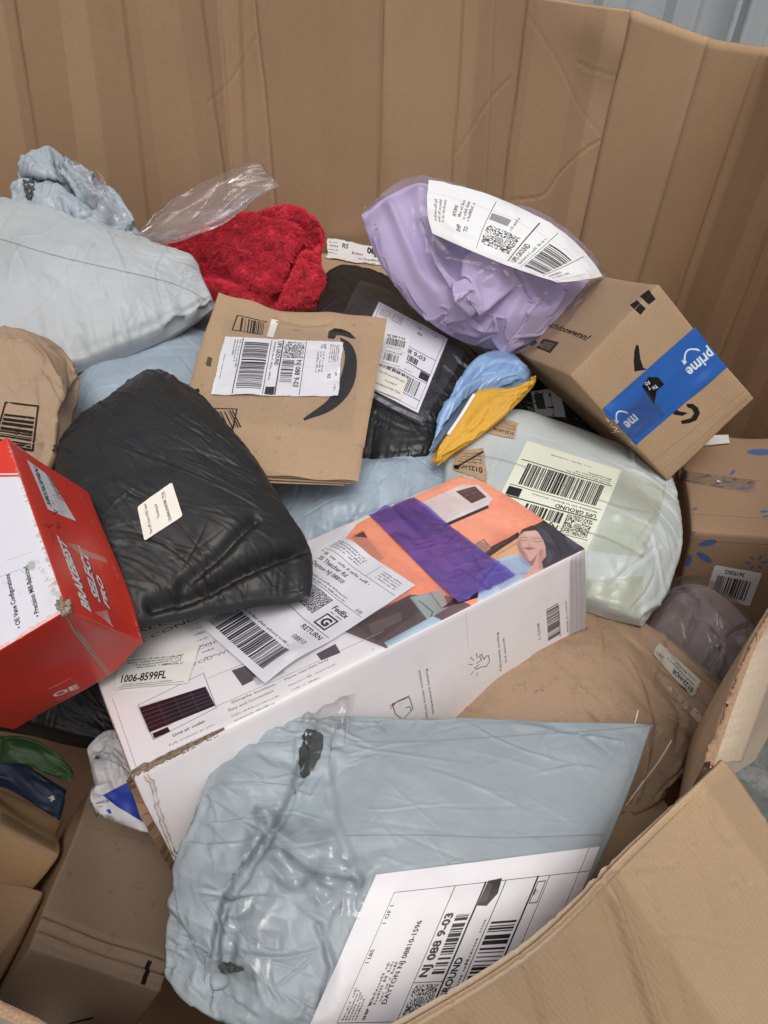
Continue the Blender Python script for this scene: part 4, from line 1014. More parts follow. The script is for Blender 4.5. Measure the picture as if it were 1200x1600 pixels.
    mesh_obj('end_flap', np.vstack([G.reshape(-1, 3), (G+A[0]*.003).reshape(-1, 3)]), np.vstack([grid_faces(30, 3), grid_faces(30, 3, 90, True)]), M_CARD_DARK, root, smooth=False, label='torn end flap of bare brown board')
    # labels and tape
    return c
AC = build_white_carton()
c = rf = None
def ac_labels():
    c = fedex_label(); im = c.image('return_label_print')
    decal('label', AC, [(532, 840), (650, 918), (415, 1072), (306, 974)], m_print('return_label', im), off=.0025, wob=.002, seed=3, nu=24, nv=30, label='white return label in a clear pouch')
    decal('label_pouch', AC, [(536, 826), (668, 910), (424, 1090), (284, 985)], m_film('pouch_film', tint=(.99, .99, 1), haze=.02, gl=.10, rough=.12, cr=20, b=.3), off=.0055, wob=.003, seed=5, nu=24, nv=30)
    c = Cv(74, 40, 6, (.87, .87, .84), 8)
    for i in range(4): c.greek(4+i*5, 6+i*2.9, 58-i*9, 1.8)
    c.text('03810/1596.15', (44, 15.5), 2.2, al=.8); c.text('1006-8599FL', (6, 31), 9, bold=.022, wid=45)
    c.greek(8, 35.5, 50, 1.6); c.line([(5, 37.4), (70, 37.4)], .3, INK); c.line([(52, 6), (60, 6), (60, 11), (55, 12)], .5, INK)
    decal('part_label', AC, [(188, 1030), (312, 1015), (294, 1069), (178, 1080)], m_print('part_label', c.image('part_label_print')), off=.0012, wob=.001)
    # purple tape
    k = Mt('purple_tape'); t = k.t; t.nodes.remove(k.b)
    nz = k.noise(12, 4, .6); cr = k.crumple(22)
    tr = k.n('ShaderNodeBsdfTransparent'); k.l(k.mix(k.ramp(nz, .3, .72), (.38, .30, .90), (.70, .54, .92)), tr.inputs[0])
    d = k.n('ShaderNodeBsdfDiffuse'); d.inputs[0].default_value = (.22, .15, .60, 1); g = k.n('ShaderNodeBsdfGlossy'); g.inputs['Roughness'].default_value = .12
    nr = k.bump(cr, .8, .008); nr = k.bump(k.noise(34, 4, stretch=(1, 2.4, 1)), .7, .003, nr)
    for q in (d, g): k.l(nr, q.inputs['Normal'])
    f = k.n('ShaderNodeFresnel'); f.inputs['IOR'].default_value = 1.5; k.l(nr, f.inputs['Normal'])
    a = k.n('ShaderNodeMixShader'); k.l(k.ramp(k.noise(5, 3), .3, .7, (.22,)*3, (.50,)*3), a.inputs[0]); k.l(tr.outputs[0], a.inputs[1]); k.l(d.outputs[0], a.inputs[2])
    b = k.n('ShaderNodeMixShader'); k.l(f.outputs[0], b.inputs[0]); k.l(a.outputs[0], b.inputs[1]); k.l(g.outputs[0], b.inputs[2]); k.l(b.outputs[0], k.o.inputs['Surface'])
    cvs = [(576, 805), (647, 779), (806, 902), (717, 947)]
    decal('tape', AC, cvs, k.m, off=.0014, wob=.003, seed=9, nu=70, nv=110, cr=dict(f=((.0012, 18, 18),), c=((26, .0020, .07, .0012, .4, .7),)), label='wide translucent purple tape')
    decal('clear_tape', AC, [(890, 842), (917, 853), (917, 1012), (888, 1022)], M_TAPE, off=.0012, wob=.001, seed=2)
ac_labels()

# ------------------------------------------------------------------ prime carton
def build_blue_tape_carton():
    root = thing('taped_carton', 'tilted brown carton with black smile arrow and wide blue tape, leaning on the bin side', 'carton', (.33, .85, .7))
    s = 1.145
    o = CAM+s*(np.array([.1988, .6994, .9507])-CAM); ax = [np.array([.6582, .4324, .6162]), np.array([.7335, -.1844, -.6542]), np.array([-.1693, .8826, -.4385])]
    D = (.134*s, .185*s, .246*s)
    c = carton(root, o, ax, D, [M_CARD], r=.003, n=14, dent=.0016, seed=7)
    B = (.085, .08, .08)
    # front: axis2 side 0 ; canvas x = along axis1 (down-right), y down = -axis0
    fu, fv = (1, 1), (0, -1)
    cv = face_cv(c, 2, 0, fu, fv, 3.2, None, 2); z = lambda x, y: (800+x/3, 420+y/3)
    cv.ppoly([z(*p) for p in ((578, 354), (590, 358), (598, 420), (612, 462), (632, 470), (570, 480), (566, 430), (570, 380))], B)
    cv.ppoly([z(*p) for p in ((735, 655), (755, 650), (790, 668), (828, 676), (800, 690), (762, 684))], B); cv.ppoly([z(*p) for p in ((820, 634), (850, 632), (874, 650), (884, 676), (866, 710), (832, 724), (796, 728), (794, 712), (840, 700), (856, 678), (846, 658), (824, 650))], B)
    cv.ppoly([z(*p) for p in ((598, 130), (640, 98), (674, 142), (640, 168))], B); cv.ppoly([z(*p) for p in ((552, 172), (586, 148), (626, 186), (600, 216))], B)
    cv.scuff(cv.m(z(270, 498), z(690, 86)), 1.0, (.58, .45, .32), 60, .5, 3); cv.scuff(cv.m(z(275, 510), z(735, 985)), 1.2, (.55, .42, .30), 60, .6, 4); cv.scuff(cv.m(z(735, 985), z(1128, 610)), 1.4, (.57, .44, .31), 60, .5, 5)
    cv.pline([z(655, 905), z(1100, 560)], .8, (.50, .37, .25), .5); cv.pline([z(700, 950), z(1115, 590)], 1.6, (.60, .47, .34), .4)
    print_face(c, 2, 0, cv, fu, fv, 'taped_carton_front', .8, flute=(0.0, 12, .10))
    # top-left face: axis1 side 0 ; x = axis0 , y down = toward front = -axis2
    fu, fv = (0, 1), (2, -1)
    cv = face_cv(c, 1, 0, fu, fv, 3.2, None, 2)
    cv.ptext('Touchdoowwnn!', (844, 505), (918, 534), 9, col=B, bold=.03, shear=.25)
    cv.ppoly([z(*p) for p in ((115, 374), (150, 330), (226, 350), (182, 400))], (.20, .16, .14)); cv.ppoly([z(*p) for p in ((130, 372), (158, 342), (206, 354), (178, 388))], (.42, .34, .27)); 
    for k in range(4): cv.pgreek(z(140+k*9, 380-k*11), z(180+k*9, 392-k*11), 3, col=(.15, .12, .11))
    cv.ppoly([z(*p) for p in ((80, 350), (112, 336), (120, 350), (92, 366))], B)
    cv.ppoly([z(*p) for p in ((598, 130), (640, 98), (674, 142), (640, 168))], B); cv.ppoly([z(*p) for p in ((552, 172), (586, 148), (626, 186), (600, 216))], B)
    print_face(c, 1, 0, cv, fu, fv, 'taped_carton_top', .8, flute=(1.57, 12, .05))
    # blue tape, drawn the right way up: x runs from upper right to lower left in the photo
    cv = Cv(250, 78, 4, (.16, .375, .68), 3)
    W = (.86, .89, .93)
    def swoosh(x, y, L):
        u = np.linspace(0, 1, 14); up_ = [(x+L*t, y+10*math.sin(3.14*t)*1.0) for t in u]; lo = [(x+L*t, y-2+13*math.sin(3.14*t)) for t in u]
        cv.poly([(a, b+2.5) for a, b in up_]+[(a, b-1) for a, b in lo[::-1]][::1], W); e = (x+L, y+1.5); cv.poly([(e[0]-6, e[1]-2.5), (e[0]+3, e[1]-3.5), (e[0]+1.5, e[1]+6), (e[0]-1, e[1]+1)], W)
    cv.text('prime', (4, 40), 17, col=W, bold=.03, wid=64); swoosh(22, 48, 38)
    cv.text('me', (204, 40), 17, col=W, bold=.03, wid=30); swoosh(212, 48, 30)
    # window left by two tape ends
    cv.poly([(118, 44), (138, 44), (160, 30), (154, 64), (132, 68), (118, 58)], (.06, .06, .065))
    for s_, p in (('TH', (130, 52)), ('T', (143, 57)), ('FO', (137, 64))): cv.text(s_, p, 5.5, col=W, bold=.03, ang=8)
    cv.blot(18, 5, (.24, .46, .76), .35, 4); cv.blot(14, 4, (.12, .29, .56), .35, 5)
    # the tape in the photo: right end upper right; text is upside down, so TL of the print is the lower right corner
    decal('tape', c, [(1136, 573), (990, 697), (938, 641), (1086, 510)], m_print('blue_tape', cv.image('blue_tape_print'), .3, .5, film=True), off=.0009, nu=50, nv=24, wob=.0006, seed=3, label='wide blue tape with white lettering')
    decal('clear_tape', c, [(1010, 610), (1040, 645), (985, 690), (955, 655)], M_TAPE, off=.0016, nu=20, nv=16, wob=.001, seed=8)
    # frayed board where the tape is cut
    r = np.random.default_rng(5); V = []; F = []
    A = c['A']
    for q in range(16):
        p = PPL(946+q*3.1, 652+q*2.9, o, A[2])-A[2]*.001; a = r.normal(size=3)*.004; b_ = r.normal(size=3)*.0012; V += [p, p+a*1.4, p+b_]; F.append((3*q, 3*q+1, 3*q+2))
    kt = Mt('paper_fibre'); kt.set((.55, .42, .28), .95); mesh_obj('frayed_edge', V, F, kt.m, root, smooth=False)
    return c
PR = build_blue_tape_carton()

# ------------------------------------------------------------------ red carton
def build_red_carton():
    root = thing('red_carton', 'worn red carton with a white top and a crushed corner, resting on the white carton', 'carton', (-.3, .4, .85))
    o = np.array([-.2447, .3549, .96]); ax = [np.array([-.4897, .8391, .2368]), np.array([-.8399, -.3811, -.3864]), np.array([-.234, -.3881, .8914])]
    def warp(p, D):
        # the near lower corner is pushed in, the near face hangs lower
        f = p/D; sm = lambda t: np.clip(t, 0, 1)**2*(3-2*np.clip(t, 0, 1)); q = p.copy()
        lo = 1-.12*np.maximum(1-sm(f[..., 1]/.30), sm(f[..., 0]/.8)); q[..., 2] = p[..., 2]*lo
        k = np.clip(1-f[..., 0]/.22, 0, 1)*np.clip(1-f[..., 1]/.35, 0, 1)*f[..., 2]; q[..., 1] += k*.003
        return q
    RD = (.82, .215, .155)
    c = carton(root, o, ax, (.181, .16, -.145), [M_CARD], r=.0022, n=30, dent=.0014, seed=3, warp=warp)
    z1 = lambda x, y: (x/2.857, 680+y/2.857); TAN = (.66, .59, .50)
    # top: axis2 side0 ; x = -axis1 , y down = -axis0
    fu, fv = (1, -1), (0, -1)
    cv = face_cv(c, 2, 0, fu, fv, 4, (.83, .83, .85), 2)
    cv.ppoly([(-300, 690), (30, 660), (36, 745), (-300, 748)], RD); cv.pline([(-300, 741), (28, 741)], 1.4, (.88, .82, .80))
    BK = (.10, .10, .11)
    for s_, a, b in (('• Precision Mill-Balanced', (63, 962), (44, 884)), ('• OE Vane Configurations', (34, 980), (15, 896)), ('• OE Material', (3, 998), (-12, 930))): cv.ptext(s_, a, b, 4.2, col=BK, bold=.02)
    cv.scuff(cv.m((14, 694), (102, 950)), 3.2, TAN, 120, .8, 3); cv.scuff(cv.m((102, 951), (-60, 1050)), 3.0, (.90, .66, .60), 120, .8, 4); cv.scuff(cv.m((60, 880), (102, 950)), 4, (.70, .66, .60), 40, .6, 14); cv.blot(40, 3, (.62, .61, .62), .4, 5)
    cv.ppoly([z1(*p) for p in ((120, 580), (140, 560), (162, 566), (158, 600), (130, 606))], (.62, .60, .56), .7, .8); cv.pline([z1(-20, 640), z1(90, 600), z1(150, 640)], .7, (.66, .66, .68), .8); cv.pline([z1(30, 560), z1(150, 520)], .6, (.70, .70, .72), .8)
    print_face(c, 2, 0, cv, fu, fv, 'red_carton_top', .5, (.7, .7, .7), coat=.15)
    # side with the big lettering: axis1 side0 ; x = along +axis0 (reading from near to far), y down = +axis2 stored (down)
    fu, fv = (0, 1), (2, 1)
    cv = face_cv(c, 1, 0, fu, fv, 5, RD, 3)
    cv.ppoly([z1(*p) for p in ((118, 108), (220, 178), (342, 382), (214, 330))], (.82, .82, .83)); cv.ptext('580763PRN', z1(232, 318), z1(170, 150), 6.6, col=(.05, .05, .05), bold=.03)
    cv.pbars(z1(206, 168), z1(262, 280), z1(232, 186), .5, 4, (.25, .25, .27)); 
    for k in range(3): cv.pgreek(z1(282+k*10, 352-k*2), z1(240+k*10, 262-k*2), 1.6, col=(.3, .3, .3))
    # marker scribble
    cv.pline([z1(*p) for p in ((240, 470), (215, 395), (195, 405), (215, 415), (236, 398))], .8, (.36, .06, .06)); cv.pline([z1(*p) for p in ((262, 418), (270, 395), (258, 385), (255, 415), (276, 408))], .8, (.36, .06, .06)); cv.pline([z1(*p) for p in ((250, 350), (242, 332), (262, 340), (240, 352))], .8, (.36, .06, .06))
    for s_, a, b, h in (('BRAKEBEST', (405, 792), (290, 466), 11.5), ('SELECT', (454, 748), (390, 512), 11.5), ('PRO', (500, 774), (456, 630), 7.5)):
        pa, pb = z1(*a), z1(*b)
        cv.ptext(s_, (pa[0]+1.2, pa[1]+1), (pb[0]+1.2, pb[1]+1), h+.6, col=(.06, .05, .05), bold=.055, shear=.3); cv.ptext(s_, pa, pb, h, col=(.88, .88, .88), bold=.045, shear=.3)
    for k in range(4): cv.ppoly([z1(388+k*12+dx, 552+k*24+dy) for dx, dy in ((0, -7), (3, -1), (8, 0), (3, 3), (4, 9), (0, 5), (-5, 8), (-2, 2), (-7, -1), (-2, -2))], (.28, .05, .05))
    for k in range(5): cv.ppoly([z1(424+k*13, 790-k*3), z1(430+k*13, 790-k*3), z1(516-k*2, 850), z1(512-k*2, 850)], (.80, .78, .78), .9)
    cv.pgreek(z1(520, 770), z1(440, 560), 2.6, col=(.85, .45, .42)); cv.pgreek(z1(545, 790), z1(470, 600), 1.6, col=(.85, .45, .42))
    cv.ppoly([z1(300, 480), z1(330, 480), z1(470, 550), z1(482, 572), z1(350, 520)], (.70, .60, .54), .75, .4)
    cv.scuff(cv.m((14, 694), (102, 950)), 2.0, TAN, 110, .8, 7); cv.scuff(cv.m((116, 750), (228, 1000)), 2.4, (.86, .70, .62), 110, .8, 8); cv.scuff(cv.m((102, 950), (150, 985)), 4.0, (.86, .60, .54), 50, .5, 12); cv.scuff(cv.m(z1(370, 845), z1(500, 915), z1(650, 965)), 2.0, (.72, .66, .58), 60, .9, 9)
    cv.pline([z1(300, 745), z1(370, 850), z1(500, 915), z1(650, 968)], .7, (.40, .06, .05)); cv.scuff(cv.m(z1(300, 790), z1(380, 930), z1(500, 1090)), 2.4, (.60, .53, .44), 40, .9, 10); cv.blot(20, 2, (.50, .06, .05), .4, 3)
    print_face(c, 1, 0, cv, fu, fv, 'red_carton_side', .42, (.5, .1, .08), .4, coat=.2)
    # front with the white letters: axis0 side0 ; x = -axis1 , y down = +axis2 stored
    fu, fv = (1, -1), (2, 1)
    cv = face_cv(c, 0, 0, fu, fv, 5, (.75, .165, .115), 4)
    W = (.86, .84, .83)
    cv.ptext('OE', z1(240, 1168), z1(352, 1122), 9.5, col=W, bold=.035); cv.pgreek(z1(218, 1132), z1(320, 1084), 1.8, col=W); cv.pgreek(z1(250, 1184), z1(362, 1132), 1.8, col=W)
    cv.scuff(cv.m((102, 952), (-60, 1050)), 3.0, (.88, .66, .60), 120, .7, 4); cv.blot(40, 1.6, (.60, .10, .07), .4, 9); cv.blot(14, 1.2, (.86, .55, .50), .4, 10); cv.ppoly([z1(*p) for p in ((292, 800), (320, 862), (352, 905), (392, 966), (436, 1020), (512, 1098), (500, 1070), (452, 1010), (404, 950), (372, 900), (330, 850))], (.60, .52, .43)); cv.pline([z1(*p) for p in ((300, 804), (345, 880), (400, 958), (446, 1014), (508, 1090))], .5, (.24, .12, .09)); cv.scuff(cv.m(*[z1(*p) for p in ((295, 800), (325, 860), (385, 940), (460, 1040), (512, 1095))]), 2.0, (.74, .62, .54), 50, .8, 5)
    cv.scuff(cv.m((178, 1064), (0, 1178)), 1.2, (.70, .50, .44), 60, .8, 6); cv.pline([z1(395, 1135), z1(410, 1122)], .8, (.85, .6, .55)); cv.ppoly([z1(400, 950), z1(500, 1090), z1(420, 1140), z1(380, 1040)], (.72, .16, .13), .35, 3)
    print_face(c, 0, 0, cv, fu, fv, 'red_carton_front', .42, (.5, .1, .08), .4, coat=.2)
    # crushed board at the two corners
    A = c['A']; kt = Mt('crushed_board'); n = kt.noise(240, 4, .7); kt.set(kt.mix(kt.ramp(n, .3, .7), (.17, .13, .10), (.50, .42, .33)), .95, kt.bump(n, .9, .003))
    def lump(p, s, seed):
        r = np.random.default_rng(seed); bm = bmesh.new(); bmesh.ops.create_icosphere(bm, subdivisions=3, radius=1); V = np.array([v.co[:] for v in bm.verts]); F = [tuple(v.index for v in f.verts) for f in bm.faces]; bm.free()
        d = 1+.35*np.sin(V@r.normal(size=3)*4+1)+.25*np.sin(V@r.normal(size=3)*8); V = V*d[:, None]*np.array(s)+r.normal(size=V.shape)*.0004
        X = p+V[:, :1]*A[0]+V[:, 1:2]*A[1]+V[:, 2:]*A[2]; mesh_obj('crushed_corner', X, F, kt.m, root)
    lump(o+A[0]*.0045+A[1]*.002+A[2]*.002, (.0065, .0045, .005), 4); lump(PPL(181, 1066, o+A[0]*.01, A[0]), (.006, .006, .004), 7)
    return c
RC = build_red_carton()

# ------------------------------------------------------------------ other cartons
def build_side_carton():
    root = thing('blue_print_carton', 'brown carton with blue spark prints and a white barcode label, by the bin side', 'carton', (.5, .8, .53))
    o = np.array([.4021, .6902, .7194]); ax = [np.array([.97, -.1913, .15]), np.array([.2092, .9712, -.1139]), np.array([-.1239, .1418, .9821])]
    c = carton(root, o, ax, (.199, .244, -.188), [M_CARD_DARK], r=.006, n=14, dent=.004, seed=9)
    BL = (.17, .36, .60); DK = (.34, .22, .135)
    def spark(cv, pts_):
        for a, b, w_ in pts_:
            a, b = [np.array(q) for q in cv.m(a, b)]; d = b-a; L = np.linalg.norm(d); d /= L; n = np.array([-d[1], d[0]]); t = np.linspace(0, 6.283, 18)[:-1]
            cv.poly([(a+b)/2+d*math.cos(q)*L/2+n*math.sin(q)*w_ for q in t], BL, .85)
    z = lambda x, y: (900+x/2.58, 640+y/2.58)
    fu, fv = (0, 1), (2, 1)
    cv = face_cv(c, 1, 0, fu, fv, 3, None, 3)
    spark(cv, [(z(470, 500), z(492, 478), 4), (z(496, 546), z(568, 528), 5), (z(488, 574), z(545, 612), 5), (z(440, 630), z(458, 585), 5), (z(414, 566), z(438, 546), 4)])
    for k in range(6):
        a = k*1.047; x, y = z(725, 615); spark(cv, [((x+math.cos(a)*7, y+math.sin(a)*5), (x+math.cos(a)*18, y+math.sin(a)*13), 1.6)])
    cv.pline([(1060, 842), (1200, 850)], .8, (.26, .15, .08), .6)
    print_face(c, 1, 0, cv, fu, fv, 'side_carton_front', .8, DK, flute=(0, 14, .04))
    fu, fv = (0, 1), (1, -1)
    cv = face_cv(c, 2, 0, fu, fv, 3, None, 3)
    spark(cv, [(z(690, 170), z(790, 165), 9), (z(560, 300), z(640, 296), 2), (z(620, 270), z(640, 250), 2), (z(640, 322), z(700, 318), 2.5), (z(690, 300), z(716, 292), 2), (z(470, 400), z(490, 392), 2.5), (z(740, 415), z(774, 408), 2.5), (z(750, 435), z(780, 428), 2)])
    cv.pline([(1062, 800), (1200, 812)], .8, (.24, .14, .08), .6); cv.pline([(1066, 745), (1200, 752)], .9, (.24, .14, .08), .5)
    print_face(c, 2, 0, cv, fu, fv, 'side_carton_top', .8, DK, flute=(0, 14, .04))
    cv = Cv(64, 44, 6, (.86, .86, .87), 3); cv.bars(9, 5, 46, 26, seed=31, mod=.7); cv.text('361920/2', (20, 40), 5, bold=.02); round_alpha(cv, 3)
    decal('barcode_label', c, [(1171, 947), (1101, 929), (1117, 882), (1191, 895)], m_print('barcode_label', cv.image('barcode_label_print'), alpha=True), off=.0008)
    decal('clear_tape', c, [(1060, 735), (1182, 752), (1178, 772), (1062, 752)], m_film('streaky_tape', haze=.07, gl=.5, rough=.05, cr=50, b=.9), off=.001, wob=.002, seed=4)
    cv = Cv(40, 20, 5, (.86, .85, .83), 3); decal('paper_scrap', c, [(1098, 683), (1136, 682), (1140, 695), (1100, 699)], m_print('paper_scrap', cv.image('paper_scrap_print')), off=.003, nu=5, nv=4)
build_side_carton()
def build_tall_carton():
    root = thing('deep_carton', 'plain brown carton deep in the lower left, closed with a folded seam and black stripe', 'carton', (-.25, .3, .35))
    o = np.array([-.3247, .2036, .6194]); ax = [np.array([.8547, -.1328, -.5018]), np.array([-.0969, .9089, -.4055]), np.array([.51, .3952, .764])]
    def warp(p, D):
        q = p.copy(); q[..., 2] += -.0045*np.exp(-((p[..., 1]-.012)/.0025)**2)+.004*np.exp(-((p[..., 1]-.019)/.0022)**2)-.0045*np.exp(-((p[..., 1]-.027)/.0025)**2)+.003*np.exp(-((p[..., 1]-.034)/.002)**2); return q
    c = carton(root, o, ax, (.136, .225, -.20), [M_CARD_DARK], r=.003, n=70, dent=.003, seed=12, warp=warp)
    z = lambda x, y: (x/3.2, 1100+y/3.2)
    fu, fv = (0, 1), (1, -1); cv = face_cv(c, 2, 0, fu, fv, 3, None, 3)
    cv.pline([z(742, 1300), z(722, 1370), z(708, 1425)], 5, (.06, .05, .05)); cv.scuff(cv.m(z(160, 1180), z(800, 1330)), 1.2, (.50, .38, .27), 60, .5, 3); cv.scuff(cv.m(z(120, 1240), z(780, 1400)), 1.0, (.50, .38, .27), 60, .5, 4)
    cv.blot(50, 4, (.30, .20, .13), .35, 6); cv.scuff(cv.m(z(250, 700), z(130, 1180)), 1.2, (.56, .44, .33), 50, .6, 7); cv.scuff(cv.m(z(860, 880), z(800, 1330)), 1.2, (.56, .44, .33), 50, .6, 8); cv.poly([(8, 60), (120, 52), (121, 54), (8, 63)], (.55, .43, .32), .5); cv.pline([z(150, 1130), z(500, 1160), z(640, 1190)], 1.0, (.62, .50, .39), .6)
    cv.pline([z(440, 455), z(520, 500), z(760, 560)], .7, (.22, .13, .07), .6)
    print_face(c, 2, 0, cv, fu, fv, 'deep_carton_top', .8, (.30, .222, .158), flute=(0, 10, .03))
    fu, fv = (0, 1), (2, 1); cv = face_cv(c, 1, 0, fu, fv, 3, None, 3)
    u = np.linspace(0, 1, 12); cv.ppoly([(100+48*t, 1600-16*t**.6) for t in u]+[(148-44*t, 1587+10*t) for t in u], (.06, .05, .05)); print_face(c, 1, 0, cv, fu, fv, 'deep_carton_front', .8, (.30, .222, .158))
build_tall_carton()
def build_left_carton():
    root = thing('small_carton', 'ochre brown carton at the left edge, edge taped, beside the deep carton', 'carton', (-.45, .35, .5))
    o = np.array([-.4815, .3468, .659]); ax = [np.array([.7306, -.1827, -.6579]), np.array([-.3534, .7233, -.5933]), np.array([.5842, .666, .4638])]
    m = m_card('ochre_board', (.46, .30, .155), dirt=.3)
    c = carton(root, o, ax, (.173, .084, -.111), [m], r=.004, n=14, dent=.003, seed=5)
    decal('clear_tape', c, [(0, 1268), (86, 1318), (84, 1345), (-5, 1300)], M_TAPE, off=.001, wob=.001)
    root = thing('folded_carton', 'flattened strip of brown carton at the left edge, under the ochre carton', 'carton', (-.45, .28, .45))
    o = PZ(-40, 1560, .56); carton(root, o, [unit(PZ(64, 1395, .545)-o), unit(np.cross([0, 0, 1], PZ(64, 1395, .545)-o)), unit(np.cross(PZ(64, 1395, .545)-o, np.cross([0, 0, 1], PZ(64, 1395, .545)-o)))], (np.linalg.norm(PZ(64, 1395, .545)-o), .10, -.03), [M_CARD], r=.003, n=10, dent=.003, seed=8)
build_left_carton()
def build_back_carton():
    root = thing('flat_carton', 'flat brown carton against the back panel with a torn white label on top', 'carton', (.0, 1.3, .6))
    a = PZ(470, 392, .715); b = PZ(640, 396, .715); d = unit(b-a); n = np.array([0, 0, 1.]); y = np.cross(n, d)
    c = carton(root, a-y*.22, [d, y, n], (np.linalg.norm(b-a), .22, -.14), [M_CARD], r=.004, n=12, dent=.004, seed=2)
    cv = Cv(120, 44, 5, (.86, .86, .86), 6)
    for i in range(4): cv.greek(6, 10+i*7, 20, 3)
    cv.text('RS', (34, 16), 9, bold=.02); cv.greek(56, 26, 22, 5); cv.text('088', (86, 20), 11, bold=.04); cv.rect(100, 12, 16, 14, (.3, .3, .3)); cv.greek(70, 34, 46, 4); cv.greek(76, 41, 40, 4); cv.ragged('ltb', 6, 4)
    decal('torn_label', c, [(516, 376), (600, 386), (603, 422), (507, 405)], m_print('torn_label', cv.image('torn_label_print'), alpha=True), off=.001, wob=.003)
    # a second small carton whose corner shows under the paper mailer
    root = thing('kraft_carton', 'small brown carton corner showing under the kraft paper mailer', 'carton', (-.09, .6, .6))
    o = PZ(398, 752, .735); e = PZ(436, 748, .735); d = unit(e-o); y = np.cross(n, d); carton(root, o-y*.03, [d, y, n], (.075, .08, -.10), [M_CARD], r=.002, n=6, seed=3)
    root = thing('buried_carton', 'plain brown carton below the brown paper mailer, beside the near flap', 'carton', (.2, .3, .5))
    o = PZ(915, 1385, .665); e = PZ(1045, 1300, .665); d = unit(e-o); y = np.cross(n, d); carton(root, o, [d, y, n], (.13, .085, -.14), [M_CARD], r=.003, n=8, seed=6)
build_back_carton()
# ------------------------------------------------------------------ soft parcels
def ribbon(name, host, pts, wid, mat, off=.0006, parent=None):
    """a seam line or strip following a host surface along a measured path"""
    q = smooth_poly(pts, 2); q = resample(q, max(8, int(np.linalg.norm(np.diff(q, axis=0), axis=1).sum()/5))); X = []
    for x, y in q:
        h = host['bvh'].ray_cast(Vector(CAM), Vector(ray(x, y)).normalized())
        if h[0] is not None: X.append(np.array(h[0])+host['n']*off)
    if len(X) < 3: return None
    X = np.array(X); d = np.gradient(X, axis=0); s = np.cross(d, host['n']); s /= np.linalg.norm(s, axis=1, keepdims=True)+1e-12
    V = np.stack([X-s*wid/2, X+s*wid/2], 1).reshape(-1, 3); n = len(X)
    return mesh_obj(name, V, np.array([(2*i, 2*i+1, 2*i+3, 2*i+2) for i in range(n-1)]), mat, parent or host['root'])
def patch(name, host, pts, mat, off=.0006, label=None):
    """a free outline laid on a host surface"""
    p = np.array(pts, float); c = p.mean(0); q = resample(smooth_poly(np.vstack([p, p[:1]]), 2), 41)[:-1]; rg_ = np.random.default_rng(int(c[0])); q = q+rg_.normal(size=q.shape)*1.1; rings = [c[None]*(1-f)+q*f for f in (.001, .35, .7, 1)]; X = []
    for rg in rings:
        for x, y in rg:
            h = host['bvh'].ray_cast(Vector(CAM), Vector(ray(x, y)).normalized()); X.append(np.array(h[0])+host['n']*off if h[0] is not None else np.full(3, np.nan))
    X = np.array(X); ok = ~np.isnan(X[:, 0]); X[~ok] = X[ok].mean(0)
    F = [(r*40+i, r*40+(i+1) % 40, (r+1)*40+(i+1) % 40, (r+1)*40+i) for r in range(3) for i in range(40)]
    return mesh_obj(name, X, F, mat, host['root'], label=label)
km = Mt('seam_line'); km.set((.24, .26, .27), .5); M_SEAM = km.m
km = Mt('grey_inner_film'); n_ = km.crumple(40); km.set((.055, .058, .055), .3, km.bump(n_, .6, .004), .5); M_INNER = km.m


PI = math.pi
W_FILM = dict(f=((.0016, 15, 15), (.0009, 42, 42), (.0004, 90, 90)), c=((60, .0014, .07, .0013, None, 1),), p=(.0016, 80, .022))
W_SMOOTH = dict(f=((.0018, 10, 10), (.0007, 34, 34), (.0003, 80, 80)), c=((40, .0012, .09, .0014, None, 1),), p=(.0016, 60, .025))
W_PALE = dict(f=((.0030, 11, 11), (.0010, 36, 36), (.0004, 80, 80)), c=((60, .0016, .14, .0016, 1.2, .6), (30, .0016, .07, .0013, None, 1)), p=(.003, 60, .04))
W_BLACK = dict(f=((.0016, 11, 16), (.0007, 44, 44)), c=((120, .0016, .10, .0012, .55, .35), (50, .0010, .05, .0011, None, 1)), p=(.002, 80, .03))
W_CRUMP = dict(f=((.0070, 22, 22), (.0030, 52, 52), (.0010, 110, 110)), c=((50, .0022, .05, .0014, None, 1),), p=(.003, 80, .03))
W_PAPER = dict(f=((.0030, 12, 12), (.0010, 36, 36), (.0004, 80, 80)), c=((36, .0014, .07, .0013, None, 1),), p=(.0012, 60, .03))
W_CLEAR = dict(f=((.0030, 15, 15), (.0012, 46, 46)), c=((60, .0020, .09, .0012, None, 1),), p=(.003, 70, .03))

# --- pale grey mailer, far left
b = bag('poly_mailer', 'big pale grey white poly mailer at the left edge with a long thin seam line', 'mailer', M_BAG_PALE,
        top=[(-110, 290), (0, 322), (60, 336), (140, 360), (230, 388), (300, 412)], right=[(300, 412), (322, 445), (337, 477)], bottom=[(-120, 600), (20, 600), (130, 585), (240, 540), (300, 505), (337, 477)], left=[(-110, 290), (-120, 600)],
        z0=.84, slope=(-.05, .25), H=.050, pw=.34, e=(.008, .010), N=70, M=96, seed=3, wr=W_PALE, bend=.45, fq=8, lumps=[(150, 430, 90, .012)], egrad=lambda u, v, px: .5+1.2*np.abs(v-.5)*2)
ribbon('seam', b, [(-60, 355), (0, 373), (75, 397), (150, 415), (230, 432), (285, 447), (320, 468), (334, 478)], .0011, M_SEAM)
PALE = b
